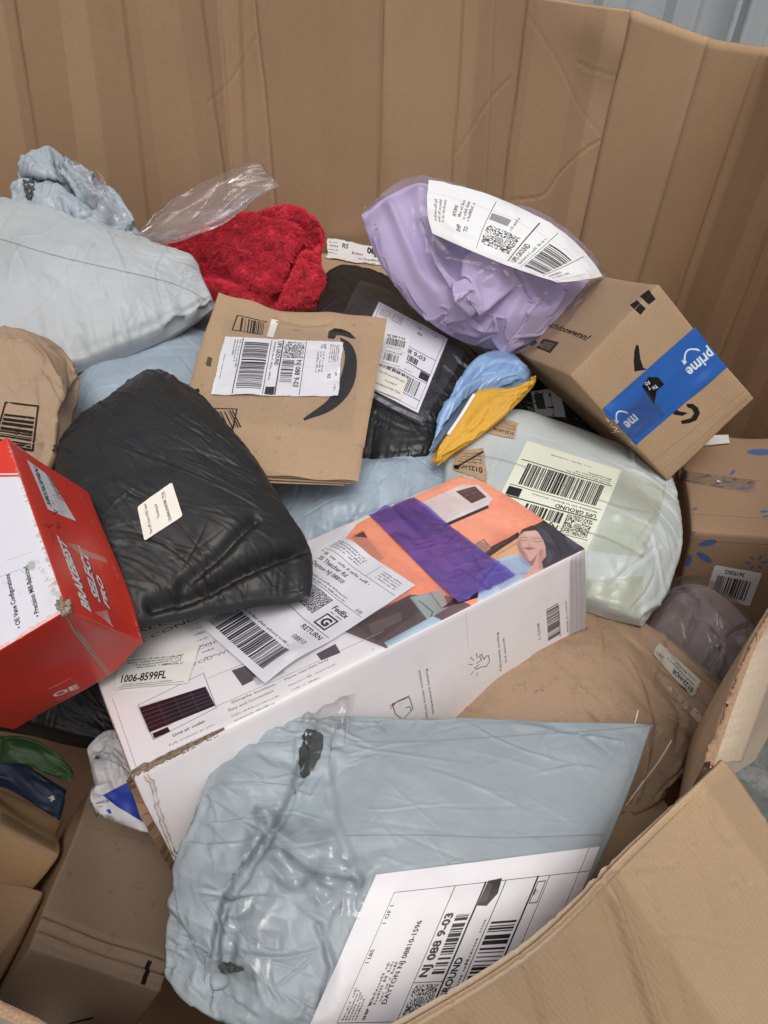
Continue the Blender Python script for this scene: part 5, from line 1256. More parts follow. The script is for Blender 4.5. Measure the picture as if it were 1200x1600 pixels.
# --- grey crumpled mailer at the back left
b = bag('crumpled_mailer', 'small crumpled blue grey mailer with a clear pouch, against the back panel', 'mailer', m_poly('crumpled_grey_film', (.36, .41, .45), .40, 22, .5, .45, .15),
        top=[(33, 275), (62, 250), (100, 248), (150, 280)], right=[(150, 280), (185, 318), (222, 370)], bottom=[(40, 400), (130, 400), (222, 370)], left=[(33, 275), (36, 320), (40, 400)],
        z0=.90, slope=(.1, .55), H=.045, e=(.16, .14), N=52, M=52, seed=11, wr=W_CRUMP, bend=.12, fq=7, amp=.008, grooves=[([(45, 290), (70, 300), (110, 310), (150, 340)], 9, .03), ([(95, 255), (105, 290), (130, 330)], 6, .02)])
patch('torn_opening', b, [(36, 280), (52, 276), (55, 290), (48, 318), (40, 310)], M_INNER)
decal('label_pouch', b, [(115, 256), (162, 286), (205, 352), (150, 350)], M_FILM_SOFT, off=.006, wob=.006, seed=2, nu=20, nv=20)
# --- red fleece
def build_fleece():
    kt = Mt('red_fleece'); n = kt.noise(60, 4); kt.set(kt.mix(kt.ramp(n, .3, .7), (.66, .030, .058), (.80, .060, .095)), .95, None, .1); kt.b.inputs['Sheen Weight'].default_value = .6; kt.b.inputs['Sheen Tint'].default_value = (1, .35, .35, 1)
    b = bag('fleece_blanket', 'bright red fluffy fleece heaped behind the pale grey mailer', 'fleece', kt.m,
        top=[(240, 400), (300, 376), (360, 352), (396, 336), (450, 336), (490, 344)], right=[(490, 344), (510, 372), (505, 392), (498, 410), (510, 450), (502, 472)], bottom=[(300, 490), (360, 480), (424, 492), (470, 490), (502, 472)], left=[(240, 400), (270, 440), (300, 490)],
        z0=.80, slope=(0, .65), H=.036, e=(.02, .02), N=60, M=70, seed=21, wr=dict(r=((.010, 10, 10), (.003, 24, 24))), bend=.5, wave=.008,
        lumps=[(450, 350, 40, .02), (380, 400, 60, .016)], grooves=[([(400, 322), (385, 338), (372, 350)], 9, .03), ([(512, 396), (480, 392), (468, 400), (452, 440), (430, 470), (418, 492)], 9, .055), ([(300, 415), (360, 430), (420, 436)], 14, .018), ([(410, 350), (460, 362), (500, 380)], 10, .022), ([(320, 440), (370, 452), (425, 480)], 11, .020)], body='fabric')
    S = b['S']; n1, m1, _ = S.shape; r = np.random.default_rng(5); K = 110000
    i = r.random(K)*(n1-1.001); j = r.random(K)*(m1-1.001); a, c = i.astype(int), j.astype(int); fi = (i-a)[:, None]; fj = (j-c)[:, None]
    p = (S[a, c]*(1-fj)+S[a, c+1]*fj)*(1-fi)+(S[a+1, c]*(1-fj)+S[a+1, c+1]*fj)*fi
    nn = np.cross(S[a, c+1]-S[a, c], S[a+1, c]-S[a, c]); nn /= np.linalg.norm(nn, axis=1, keepdims=True)+1e-12; nn *= np.sign(nn@b['n']+1e-9)[:, None]
    cl = np.stack([vnoise(40, 40, 26, 26, r) for _ in range(3)], -1)[(a*39//n1), (c*39//m1)]
    d = nn*.9+cl*.5+r.standard_normal((K, 3))*.20+np.array([0, -.15, -.25]); d /= np.linalg.norm(d, axis=1, keepdims=True)
    L = (.0065*r.uniform(.5, 1.3, K))[:, None]; s = np.cross(d, r.standard_normal((K, 3))); s /= np.linalg.norm(s, axis=1, keepdims=True); s *= .0005
    mid = p+d*L*.55; tip = p+d*L+r.standard_normal((K, 3))*.0007-nn*L*.15
    V = np.stack([p-s, p+s, mid+s*.7, mid-s*.7, tip], 1).reshape(-1, 3); q = np.arange(K)*5
    F = [tuple(x) for x in np.stack([q, q+1, q+2, q+3], -1).tolist()]+[tuple(x) for x in np.stack([q+3, q+2, q+4], -1).tolist()]
    o = mesh_obj('pile', V, F, kt.m, b['root']); tag(o, kind='stuff')
    return b
FL = build_fleece()
# --- clear bag lying over the fleece
b = bag('clear_bag', 'empty clear plastic bag lying across the top of the red fleece', 'plastic bag', m_film('milky_bag', tint=(.97, .955, .955), haze=.13, gl=.24, rough=.16, cr=20, b=.5, hz=(.66, .60, .60)),
        top=[(215, 360), (250, 330), (290, 306), (368, 266), (398, 258), (415, 266)], right=[(415, 266), (424, 280), (438, 290)], bottom=[(232, 378), (270, 380), (345, 356), (389, 320), (412, 302), (438, 290)], left=[(215, 360), (222, 370), (232, 378)],
        z0=.915, slope=(.1, .6), H=.015, e=(.05, .06), N=44, M=70, seed=31, wr=dict(f=((.0030, 12, 16), (.0008, 40, 40)), c=((24, .002, .10, .0014, .1, .3),)), bend=.12, amp=.006, fq=10, body='film')
# --- light blue mailer, under
bag('poly_mailer', 'light blue poly mailer below the pale grey one, behind the big black mailer', 'mailer', M_BAG_BLUE,
    top=[(116, 640), (128, 604), (170, 572), (240, 540), (300, 516), (335, 512)], right=[(335, 512), (340, 580), (330, 660)], bottom=[(110, 720), (220, 700), (330, 660)], left=[(116, 640), (108, 690), (110, 720)],
    z0=.76, slope=(0, .05), H=.055, e=(.014, .02), N=60, M=60, seed=14, wr=W_SMOOTH, egrad=lambda u, v, px: .4+2*(u < .35))
bag('poly_mailer', 'small dark grey heathered mailer tucked between pale grey and kraft paper mailers', 'mailer', m_cloth('heather', (.13, .125, .14)),
    top=[(250, 500), (300, 485), (345, 478)], right=[(345, 478), (350, 520)], bottom=[(250, 545), (350, 520)], left=[(250, 500), (250, 545)], z0=.775, H=.02, N=20, M=24, seed=4)
# --- light blue mailer, middle
bag('poly_mailer', 'light blue poly mailer between the kraft paper mailer and the white carton', 'mailer', M_BAG_BLUE,
    top=[(425, 745), (470, 730), (560, 705), (620, 706), (660, 716), (700, 736)], right=[(700, 736), (706, 755), (700, 790)], bottom=[(430, 890), (560, 860), (700, 790)], left=[(425, 745), (420, 800), (430, 890)],
    z0=.715, slope=(0, .0), H=.055, e=(.015, .02), N=60, M=74, seed=15, wr=W_FILM, egrad=lambda u, v, px: .5+2.2*(u > .75))

# --- black mailer with the document pouch, behind
b = bag('black_mailer', 'black poly mailer with a clear document pouch, under the lilac parcel', 'mailer', M_BAG_BLACK,
        top=[(500, 440), (520, 424), (545, 418), (610, 440), (690, 490), (770, 545)], right=[(770, 545), (720, 620), (668, 716)], bottom=[(480, 715), (560, 735), (625, 725), (668, 716)], left=[(500, 440), (485, 560), (480, 715)],
        z0=.765, slope=(0, .05), H=.035, e=(.012, .012), N=80, M=80, seed=17, wr=W_BLACK, fq=6, egrad=lambda u, v, px: .35+2.2*np.exp(-((v-.02)/.2)**2)+2.5*np.exp(-((v-.98)/.2)**2))
DP = b
c = ups_label(102, 140, 5, (.885, .885, .915), 5, ship=False, rs='RS', service='', zipline='')
decal('packing_label', b, [(592, 473), (700, 531), (653, 647), (541, 590)], m_print('packing_label', c.image('packing_label_print')), off=.002, smooth=8, nu=16, nv=18)
c = Cv(52, 34, 6, (.90, .90, .91), 2); c.text('NJ 088 9-03', (6, 9), 4.5, bold=.02, wid=36); c.bars(8, 11, 36, 14, seed=3, mod=.5); c.greek(10, 30, 30, 2)
decal('sticker', b, [(602, 520), (642, 530), (636, 556), (596, 546)], m_print('small_sticker', c.image('small_sticker_print')), off=.0035, smooth=6, nu=8, nv=6)
c = Cv(60, 42, 6, (.90, .90, .91), 3); c.greek(8, 8, 40, 4); c.bars(8, 11, 34, 18, seed=5, mod=.6); c.greek(6, 37, 44, 2.4)
decal('sticker', b, [(598, 545), (638, 556), (631, 582), (592, 571)], m_print('lower_sticker', c.image('lower_sticker_print')), off=.0035, smooth=6, nu=8, nv=6)
c = rfid_label(66, 60, '0900377B'); round_alpha(c, 4)
decal('tracking_label', b, [(592, 575), (637, 595), (626, 629), (580, 610)], m_print('tracking_label', c.image('tracking_label_print'), alpha=True), off=.0045, smooth=6, nu=8, nv=6)
decal('document_pouch', b, [(562, 443), (745, 524), (661, 671), (490, 592)], m_film('pouch_clear', tint=(.99, .99, 1), haze=.05, gl=.12, rough=.14, cr=20, b=.3), off=.0055, smooth=8, wob=.003, seed=3, nu=24, nv=24)
kd = Mt('pouch_edge'); kd.set((.02, .02, .022), .4); r_ = random.Random(2)
pe = [(702, 535), (690, 575), (676, 625), (662, 668)]; 
for k_ in range(6):
    f = k_/6+.02; a = resample(np.array(pe), 60); i0 = int(f*59); i1 = min(i0+7, 59); ribbon('pouch_mark', b, [tuple(a[i0]), tuple(a[i1])], .0035, kd.m, off=.0075)
kd2 = Mt('pouch_strip'); n_ = kd2.noise(90, 3); kd2.set(kd2.mix(kd2.ramp(n_, .35, .65), (.06, .06, .065), (.28, .28, .30)), .4)
ribbon('pouch_strip', b, [(575, 618), (610, 640), (660, 662)], .008, kd2.m, off=.0068)

# --- kraft paper mailer, flat and folded
def build_kraft():
    kr = (.425, .288, .175); BK = (.10, .095, .095)
    n = unit((.02, -.10, 1)); o = PZ(450, 600, .835); CO = [(342, 459), (605, 498), (560, 751), (262, 728)]
    Q = [PPL(x, y, o, n) for x, y in CO]; ex = unit(Q[1]-Q[0]); H = homog(CO); Hi = np.linalg.inv(H)
    Wd, Hd = np.linalg.norm(Q[1]-Q[0])*1000, np.linalg.norm(Q[3]-Q[0])*1000
    pm = lambda x, y: (lambda q: (q[0]/q[2]*Wd, q[1]/q[2]*Hd))(Hi@np.array([x, y, 1.]))
    z = lambda x, y: (300+x/3, 440+y/3)
    cv = Cv(Wd, Hd, 4, None, 4, pm)
    # printed code frames
    cv.pline([z(*p) for p in ((380, 180), (228, 166), (206, 246), (352, 250))], 2.2, BK); cv.pbars(z(250, 176), z(375, 186), z(243, 244), 1.1, 5, BK)
    cv.pline([z(*p) for p in ((90, 622), (236, 620), (208, 730), (120, 680))], 2.2, BK); cv.pbars(z(110, 640), z(220, 625), z(150, 715), 1.1, 8, BK)
    cv.ptext('M', z(72, 578), z(40, 530), 9, col=BK, bold=.03); cv.ppoly([z(88, 385), z(112, 392), z(104, 434), z(78, 428)], BK, .8); cv.pgreek(z(82, 420), z(108, 400), 4, col=kr)
    cv.ppoly([z(800, 790), z(812, 790), z(804, 838), z(794, 836)], BK, .8)
    # smile arrow
    up_ = smooth_poly([z(*p) for p in ((706, 282), (752, 304), (778, 360), (782, 420), (770, 500), (738, 562), (690, 612), (620, 652), (546, 674))], 2); lo = smooth_poly([z(*p) for p in ((540, 664), (600, 622), (650, 580), (690, 520), (712, 470), (728, 400), (728, 350), (712, 300), (706, 282))], 2)
    cv.ppoly(list(up_)+list(lo), BK); cv.ppoly([z(*p) for p in ((654, 286), (660, 250), (684, 236), (716, 240), (752, 256), (778, 286), (760, 288), (716, 274), (694, 272), (684, 290), (676, 292))], BK)
    cv.blot(60, 4, (.36, .24, .15), .35, 6); cv.pline([z(420, 180), z(520, 206), z(600, 214), z(640, 208)], .6, (.30, .19, .11), .7)
    for k in range(26):
        r = cv.rng; x, y = r.uniform(330, 590), r.uniform(480, 730); cv.pline([(x, y), (x+r.normal()*12, y+r.normal()*5)], .5, (.62, .47, .33), .5)
    im = cv.image('kraft_mailer_print')
    k = Mt('printed_kraft'); cb, h = card_nodes(k, kr, None, .15); t = k.tex(im); k.set(k.mix(t.outputs['Alpha'], cb, t.outputs['Color']), .7, k.bump(k.crumple(9), .25, .004, h), .3)
    b = bag('kraft_mailer', 'flat kraft paper mailer with a big black smile arrow and a crumpled shipping label', 'mailer', k.m,
        top=[(342, 459), (380, 468), (430, 484), (470, 490), (540, 487), (605, 498)], right=[(605, 498), (582, 625), (560, 751)], bottom=[(262, 728), (345, 736), (420, 742), (500, 748), (560, 751)], left=[(342, 459), (303, 573), (262, 728)],
        z0=.835, slope=(-.02, .10), H=.007, Hb=.006, pw=.3, e=(.006, .010), N=54, M=60, seed=8, wr=dict(f=((.0014, 12, 12), (.0008, 34, 34)), c=((34, .0014, .07, .0013, None, 1),)), bend=.6, amp=.002, fq=6, wave=.0015, grooves=[([(436, 500), (475, 510), (515, 508)], 4, .0035)])
    # the folded layers at the lower edge
    V = []; F = []
    for q in range(3):
        a = PPL(330, 734+q*1.0, o, n)-n*(.003+.0035*q); c_ = PPL(420, 742+q*2, o, n)-n*(.003+.0035*q); e_ = PPL(558-q*10, 751, o, n)-n*(.003+.003*q); w_ = -unit(np.cross(n, ex))*.02
        i = len(V); G = resample(np.array([a, c_, e_]), 12); V += list(G)+list(G-w_*1.0); F += [(i+j, i+j+1, i+12+j+1, i+12+j) for j in range(11)]
    mesh_obj('folded_layer', V, F, M_KRAFTPAPER, b['root'])
    c = ups_label(100, 168, 5, (.885, .885, .91), 9, mx=3, my=3, rs='RS', frame=False, zipline='', service='UPS GROUND'); c.ragged('lrtb', 2.4, 3)
    decal('label', b, [(538, 536), (529, 623), (329, 619), (350, 526)], m_print('kraft_label', c.image('kraft_label_print'), alpha=True), off=.001, wob=.0022, seed=2, nu=30, nv=30, label='white shipping label, crumpled')
    decal('clear_tape', b, [(352, 500), (566, 528), (550, 680), (330, 655)], m_film('kraft_tape', tint=(.99, .985, .98), haze=.03, gl=.18, rough=.12, cr=30, b=.5), off=.0042, wob=.0018, seed=5, nu=30, nv=26)
    c = Cv(10, 26, 5, (.86, .86, .82), 2); decal('sticker', b, [(424, 499), (436, 501), (427, 528), (417, 526)], m_print('white_strip', c.image('white_strip_print')), off=.0006, nu=4, nv=6)
    return b
KM = build_kraft()

# --- brown paper parcel at the left
def build_brown_left():
    cr = [(-110, 575), (-20, 548), (40, 541), (78, 543), (105, 560), (128, 598)]
    CO = [(-6, 620), (62, 632), (52, 712), (-16, 702)]
    b = bag('paper_parcel', 'crumpled brown paper parcel at the left edge printed with a black framed code', 'parcel', m_card('crumpled_paper', (.395, .277, .18), rough=.8, dirt=.2),
        top=cr, right=[(128, 598), (112, 640), (112, 672), (86, 724), (60, 760)], bottom=[(-120, 760), (-20, 770), (60, 760)], left=[(-110, 575), (-120, 760)], z0=.865, slope=(0, .1), H=.05, e=(.02, .02), N=56, M=66, seed=24, wr=dict(W_PAPER, f=((.0075, 11, 11), (.0022, 26, 26)), c=((34, .003, .09, .0022, None, 1),)), bend=.3, fq=5, amp=.005)
    cv = Cv(52, 60, 6, None, 3); BK = (.07, .06, .06); cv.line([(2, 2), (50, 2), (50, 56), (2, 56), (2, 2)], 2.4, BK); cv.bars(5, 18, 42, 36, vert=True, seed=4, mod=.9, col=BK)
    decal('printed_code', b, [(7, 627), (62, 633), (53, 711), (-14, 700)], m_print('parcel_code', cv.image('parcel_code_print'), alpha=True, rough=.8), off=.0008, nu=14, nv=16)
build_brown_left()

# --- black mailer in the middle
b = bag('black_mailer', 'big black poly mailer with a cream tracking label, lying on the white carton', 'mailer', m_poly('big_black_film', (.0165, .0172, .0170), .48, 34, .12, .42),
        top=[(205, 604), (236, 585), (268, 589), (308, 622)], right=[(308, 622), (346, 664), (408, 737), (437, 782), (486, 853), (490, 895), (484, 932)], bottom=[(110, 1040), (210, 985), (300, 962), (380, 950), (450, 942), (484, 932)], left=[(205, 604), (160, 640), (112, 678), (82, 728), (90, 860), (110, 1040)],
        z0=.835, slope=(-.06, .06), H=.046, pw=.50, e=(.005, .008), N=130, M=110, seed=41, wr=dict(W_BLACK, f=((.0009, 8, 14), (.0005, 34, 44)), c=((150, .0010, .14, .0011, .80, .20), (10, .0018, .18, .0016, .75, .2), (60, .0007, .05, .0009, None, 1))), bend=.22, fq=9, amp=.006, steps=44,
        lumps=[(330, 760, 110, .018), (250, 640, 50, .012)], grooves=[([(480, 865), (400, 905), (330, 935), (240, 960)], 9, .014), ([(400, 850), (350, 895), (290, 930)], 8, .008)],
        egrad=lambda u, v, px: .45+1.5*np.exp(-(((px-np.array([400, 880]))**2).sum(-1))/120**2)+2.2*np.exp(-(((px-np.array([130, 700]))**2).sum(-1))/70**2))
BM = b
c = rfid_label(66, 62); round_alpha(c, 4)
decal('tracking_label', b, [(226, 846), (215, 793), (269, 754), (286, 807)], m_print('cream_label', c.image('cream_label_print'), alpha=True), off=.0012, smooth=6, label='cream rounded tracking label')

# --- lilac garment in a clear bag with a big white label sheet
def build_lilac():
    kt = m_cloth('lilac_jersey', (.58, .485, .71), 500, .15, .3)
    z = lambda x, y: (540+x/2.857, 260+y/2.857)
    fold = lambda pts, r, h: ([z(*p) for p in pts], r, h)
    folds = [fold([(395, 300), (400, 420), (440, 560), (530, 650), (615, 630), (655, 560), (650, 480), (610, 420)], 15, .030), fold([(565, 450), (570, 520), (520, 610)], 27, .044), fold([(640, 400), (700, 500), (735, 600), (700, 700), (620, 780)], 15, .030), fold([(690, 420), (765, 480), (812, 580), (785, 670)], 16, .028), fold([(200, 190), (262, 340), (330, 500), (430, 650)], 10, .012), fold([(430, 690), (560, 740), (680, 745)], 12, .016), fold([(930, 590), (830, 680), (750, 790)], 13, .018), fold([(330, 130), (340, 260), (420, 330)], 14, .012), fold([(860, 470), (900, 560)], 14, .014)]
    out_t = [z(72, 215), z(180, 150), z(320, 85), z(480, 120), z(760, 230), z(1040, 420), z(1105, 520)]
    out_b = [z(150, 430), z(270, 600), z(420, 735), z(600, 815), z(760, 825), z(920, 730), z(1020, 620), z(1105, 520)]
    zc, sp = .885, (0, 1.15)
    fl_ = [(p, r*.9, -h*1.0) for p, r, h in folds]
    bag('lilac_garment', 'soft lilac garment bundled in folds inside the clear bag', 'garment', kt, top=out_t, right=[out_t[-1], (927, 443), out_b[-1]], bottom=out_b, left=[z(72, 215), z(100, 320), z(150, 430)],
        z0=zc, slope=sp, H=.022, Hb=.05, pw=.42, e=(.24, .18), N=100, M=130, seed=36, bend=.45, fq=7, amp=.022, steps=70, grav=.0010, grooves=fl_, body='fabric', wave=.002,
        egrad=lambda u, v, px: .12+1.15*np.exp(-(((px-np.array([765, 480]))**2).sum(-1))/105**2)/(1+np.exp(-(px[..., 1]-372-.405*(px[..., 0]-675)-14)/8)))
    b = bag('clear_bag', 'clear plastic bag with a large white shipping sheet, holding the lilac garment', 'plastic bag', m_film('lilac_bag_film', tint=(.97, .965, .98), haze=.03, gl=.13, rough=.10, cr=18, b=.45, hz=(.80, .76, .86)),
        top=[(566, 332), (602, 309), (645, 287), (672, 285), (763, 308), (838, 343), (908, 392), (941, 435)], right=[(941, 435), (934, 456), (926, 474)], bottom=[(582, 358), (603, 417), (631, 470), (680, 512), (750, 548), (785, 555), (820, 544), (869, 520), (895, 490), (926, 474)], left=[(566, 332), (572, 345), (582, 358)],
        z0=zc+.012, slope=sp, H=.066, Hb=.06, pw=.45, e=(.03, .03), N=60, M=84, seed=33, wr=W_CLEAR, bend=.2, fq=7, amp=.005, body='film', egrad=lambda u, v, px: .3+1.8*(u > .6)+1.2*(u < .25))
    c = Cv(140, 240, 5, (.885, .885, .885), 3); I = (.10, .10, .11)
    c.dash((108, 0), (108, 240), .5, 2.2, 1.6, (.5, .5, .5)); c.dash((2, 22), (110, 22), .3, 2, 3, (.6, .6, .6))
    # sender block, address block, code panel, service, bars (the canvas is read with the photo turned a quarter left)
    x0 = 22
    for i in range(3): c.greek(40+2*i, 14+i*6, 56, 4.2, col=(.3, .3, .3))
    c.text('SHIP', (x0+12, 52), 6.2, bold=.025); c.text('TO:', (x0+17, 63), 6.2, bold=.025)
    c.text('RETURNS', (x0+46, 42), 4.4, bold=.02); 
    for i in range(3): c.greek(x0+46, 49+i*6.4, 44, 4.4)
    c.line([(12, 84), (128, 84)], .7, I); c.maxi(x0+6, 88, 48, 7); c.rect(x0+66, 86, 16, 26, (.55, .55, .56)); c.greek(x0+60, 120, 36, 4)
    c.line([(12, 142), (128, 142)], 1.6, I); c.text('UPS GROUND', (14, 154), 8.2, bold=.025, wid=58); c.text('TRACKING #: 1Z', (14, 163), 4.2, wid=40); c.greek(58, 163, 46, 4)
    c.line([(8, 167), (128, 167)], .6, I); c.bars(14, 170, 84, 36, seed=12, mod=.9); c.line([(8, 209), (128, 209)], .8, I); c.text('RETURN SERVICE', (14, 218), 4.0, wid=36, bold=.015); c.greek(14, 224, 50, 3); c.line([(12, 232), (96, 232)], .4, I)
    decal('shipping_sheet', b, [(672, 367), (668, 281), (941, 432), (870, 444)], m_print('shipping_sheet', c.image('shipping_sheet_print'), rough=.45), off=.0018, smooth=14, wob=.0015, seed=2, nu=24, nv=44, edges=([(675, 366), (664, 330), (669, 283)], [(669, 283), (764, 304), (841, 339), (911, 389), (941, 434)], [(869, 443), (905, 440), (941, 434)], [(675, 366), (736, 394), (800, 420), (869, 443)]), label='large white shipping sheet bent over the bag')
    return b
LB = build_lilac()

# --- blue cloth in a clear sleeve, yellow padded envelope
bag('blue_garment', 'folded pale blue garment in a clear sleeve, beside the yellow envelope', 'garment', m_poly('blue_sleeve', (.27, .42, .66), .30, 10, .25, .5),
    top=[(690, 650), (712, 612), (742, 565), (790, 552), (832, 585)], right=[(832, 585), (826, 602), (800, 612)], bottom=[(668, 714), (695, 680), (745, 622), (800, 612)], left=[(690, 650), (676, 680), (668, 714)],
    z0=.775, slope=(0, .2), H=.035, e=(.012, .02), N=44, M=56, seed=52, wr=dict(f=((.0014, 12, 12),), c=((24, .0022, .10, .0016, 2.3, .4),)), bend=.3, grooves=[([(700, 640), (750, 600), (800, 590)], 6, .012)])
b = bag('padded_envelope', 'mustard yellow padded envelope with a white lined edge, beside the blue garment', 'envelope', m_poly('mustard_paper', (.66, .36, .045), .6, 18, .35, .3, .15),
    top=[(673, 716), (700, 680), (722, 650), (742, 614), (782, 612), (815, 604), (837, 587)], right=[(837, 587), (838, 594), (834, 602)], bottom=[(684, 727), (704, 712), (743, 688), (800, 642), (834, 602)], left=[(673, 716), (677, 722), (684, 727)],
    z0=.80, slope=(.05, .35), H=.014, Hb=.01, pw=.35, e=(.03, .06), N=36, M=70, seed=55, wr=dict(f=((.002, 14, 14), (.001, 40, 40)), c=((24, .0016, .07, .0012, .5, .6),)), bend=.3, amp=.003, fq=12)
kw = Mt('white_lining'); kw.set((.75, .73, .70), .6); ribbon('lining_edge', b, [(700, 680), (722, 648), (741, 617)], .004, kw.m, off=.002)

# --- dark bag with a white label, in the gap under the taped carton
b = bag('black_mailer', 'black mailer with a white label in the gap under the blue taped carton', 'mailer', M_BAG_BLACK, top=[(780, 600), (840, 585), (900, 600)], right=[(900, 600), (950, 660), (960, 720)], bottom=[(790, 660), (860, 690), (960, 720)], left=[(780, 600), (790, 660)], z0=.68, slope=(0, .1), H=.04, e=(.06, .06), N=36, M=40, seed=61, wr=W_BLACK)
c = Cv(60, 50, 5, (.80, .80, .80), 3); c.rect(6, 6, 20, 30, (.25, .25, .25)); c.line([(40, 0), (40, 50)], 1, INK)
decal('label', b, [(829, 612), (874, 606), (884, 652), (838, 650)], m_print('gap_label', c.image('gap_label_print')), nu=8, nv=8)

# --- pale mailer with yellowed tape and an upside down label
b = bag('poly_mailer', 'pale grey mailer wrapped in yellowed tape with an upside down shipping label', 'mailer', M_BAG_OLIVE,
        top=[(690, 715), (735, 680), (795, 655), (860, 672), (926, 694), (1000, 722), (1052, 760)], right=[(1052, 760), (1059, 850), (1048, 899), (1031, 941), (1004, 978)], bottom=[(720, 900), (830, 930), (920, 960), (1004, 978)], left=[(690, 715), (690, 800), (720, 900)],
        z0=.725, slope=(-.08, .06), H=.058, pw=.36, e=(.012, .015), N=66, M=76, seed=71, wr=dict(W_FILM, f=((.0028, 13, 13), (.0011, 40, 40), (.0004, 90, 90)), c=((50, .0022, .09, .0016, 1.9, .5), (40, .0012, .06, .0012, None, 1)), p=(.0006, 30, .03)), wmask=lambda u, v, px: .35+1.2*np.maximum(np.clip((u-.72)/.1, 0, 1), np.clip((v-.72)/.1, 0, 1)), bend=.3, fq=8, egrad=lambda u, v, px: .35+2.0*(u > .78)+1.8*(v > .75))
OB = b
M_YT = m_film('yellowed_tape', tint=(.97, .97, .90), haze=.10, gl=.18, rough=.2, cr=15, b=.4, hz=(.74, .75, .62))
c = ups_label(102, 172, 5, (.855, .865, .79), 13, mx=4, my=6, service='UPS GROUND', zipline='', frame=False)
decal('label', b, [(898, 905), (735, 868), (823, 689), (972, 736)], m_print('upside_label', c.image('upside_label_print')), off=.0012, smooth=10, nu=24, nv=30, label='yellowed white shipping label turned upside down')
decal('clear_tape', b, [(968, 736), (1040, 766), (1024, 822), (950, 790)], M_YT, off=.0025, wob=.0015, nu=16, nv=14, seed=2)
decal('clear_tape', b, [(948, 792), (1020, 826), (1004, 874), (922, 862)], M_YT, off=.0028, wob=.0015, nu=16, nv=14, seed=3)
decal('clear_tape', b, [(900, 905), (1005, 900), (1000, 962), (905, 935)], M_YT, off=.0028, wob=.003, nu=20, nv=14, seed=4)
def old_label(seed, blot):
    c = Cv(50, 40, 6, (.70, .60, .48), seed)
    c.text('0122-HOR', (4, 14), 6, bold=.02, wid=34)
    for i in range(4): c.greek(4, 20+i*4.5, 36-4*i, 2.6)
    c.blot(30, 3, (.50, .40, .30), .4, seed)
    if blot: c.line([(2, 34), (40, 8)], 2.4, (.06, .05, .05)); c.poly([(36, 4), (46, 3), (48, 9), (40, 12), (33, 9)], (.06, .05, .05))
    c.ragged('lrtb', 1.6, seed); return c
decal('old_label', b, [(804, 688), (752, 676), (768, 648), (811, 662)], m_print('old_label_a', old_label(4, False).image('old_label_print_a'), alpha=True), off=.0014, nu=10, nv=8, label='small torn tan label')
decal('old_label', b, [(764, 757), (707, 735), (711, 707), (757, 700)], m_print('old_label_b', old_label(5, True).image('old_label_print_b'), alpha=True), off=.0014, nu=10, nv=8, label='small dirty tan label struck through in black')
ribbon('seam', b, [(735, 712), (800, 722), (880, 760), (950, 790), (1015, 803)], .0008, M_SEAM, off=.0032); ribbon('seam', b, [(890, 830), (940, 838), (1005, 872)], .0008, M_SEAM, off=.0034)

# --- mauve garment in a clear bag
b = bag('mauve_garment', 'mauve brown garment in a clear bag between the paper mailer and the bin side', 'garment', m_cloth('mauve_jersey', (.25, .195, .185), 300, .2, .2),
    top=[(1050, 920), (1085, 918), (1120, 935), (1158, 968), (1195, 1010)], right=[(1195, 1010), (1176, 1050), (1146, 1092)], bottom=[(1004, 996), (1066, 1040), (1146, 1092)], left=[(1050, 920), (1024, 955), (1004, 996)],
    z0=.675, slope=(.1, .1), H=.030, e=(.02, .02), N=56, M=56, seed=81, wr=dict(r=((.002, 7, 7),), c=((12, .005, .10, .007, .8, .6),)), body='fabric', lumps=[(1140, 1030, 16, .012), (1070, 960, 30, .012)], grooves=[([(1105, 1000), (1130, 1040), (1120, 1080)], 6, .014), ([(1160, 990), (1130, 1010), (1100, 1050)], 5, .012), ([(1060, 930), (1080, 980), (1060, 1030)], 6, .010)])
bag('clear_bag', 'clear bag stretched over the mauve brown garment', 'plastic bag', m_film('mauve_bag_film', tint=(.97, .96, .96), haze=.08, gl=.22, rough=.14, cr=14, b=.4, hz=(.5, .47, .47)),
    top=[(1046, 910), (1085, 908), (1120, 926), (1158, 958), (1198, 1005)], right=[(1198, 1005), (1180, 1052), (1150, 1097)], bottom=[(1000, 1000), (1062, 1044), (1150, 1097)], left=[(1046, 910), (1020, 952), (1000, 1000)],
    z0=.68, slope=(.1, .1), H=.040, e=(.02, .02), N=44, M=44, seed=83, wr=dict(f=((.0012, 14, 14),), c=((30, .0016, .10, .0010, .8, .5),)), bend=.15, body='film')

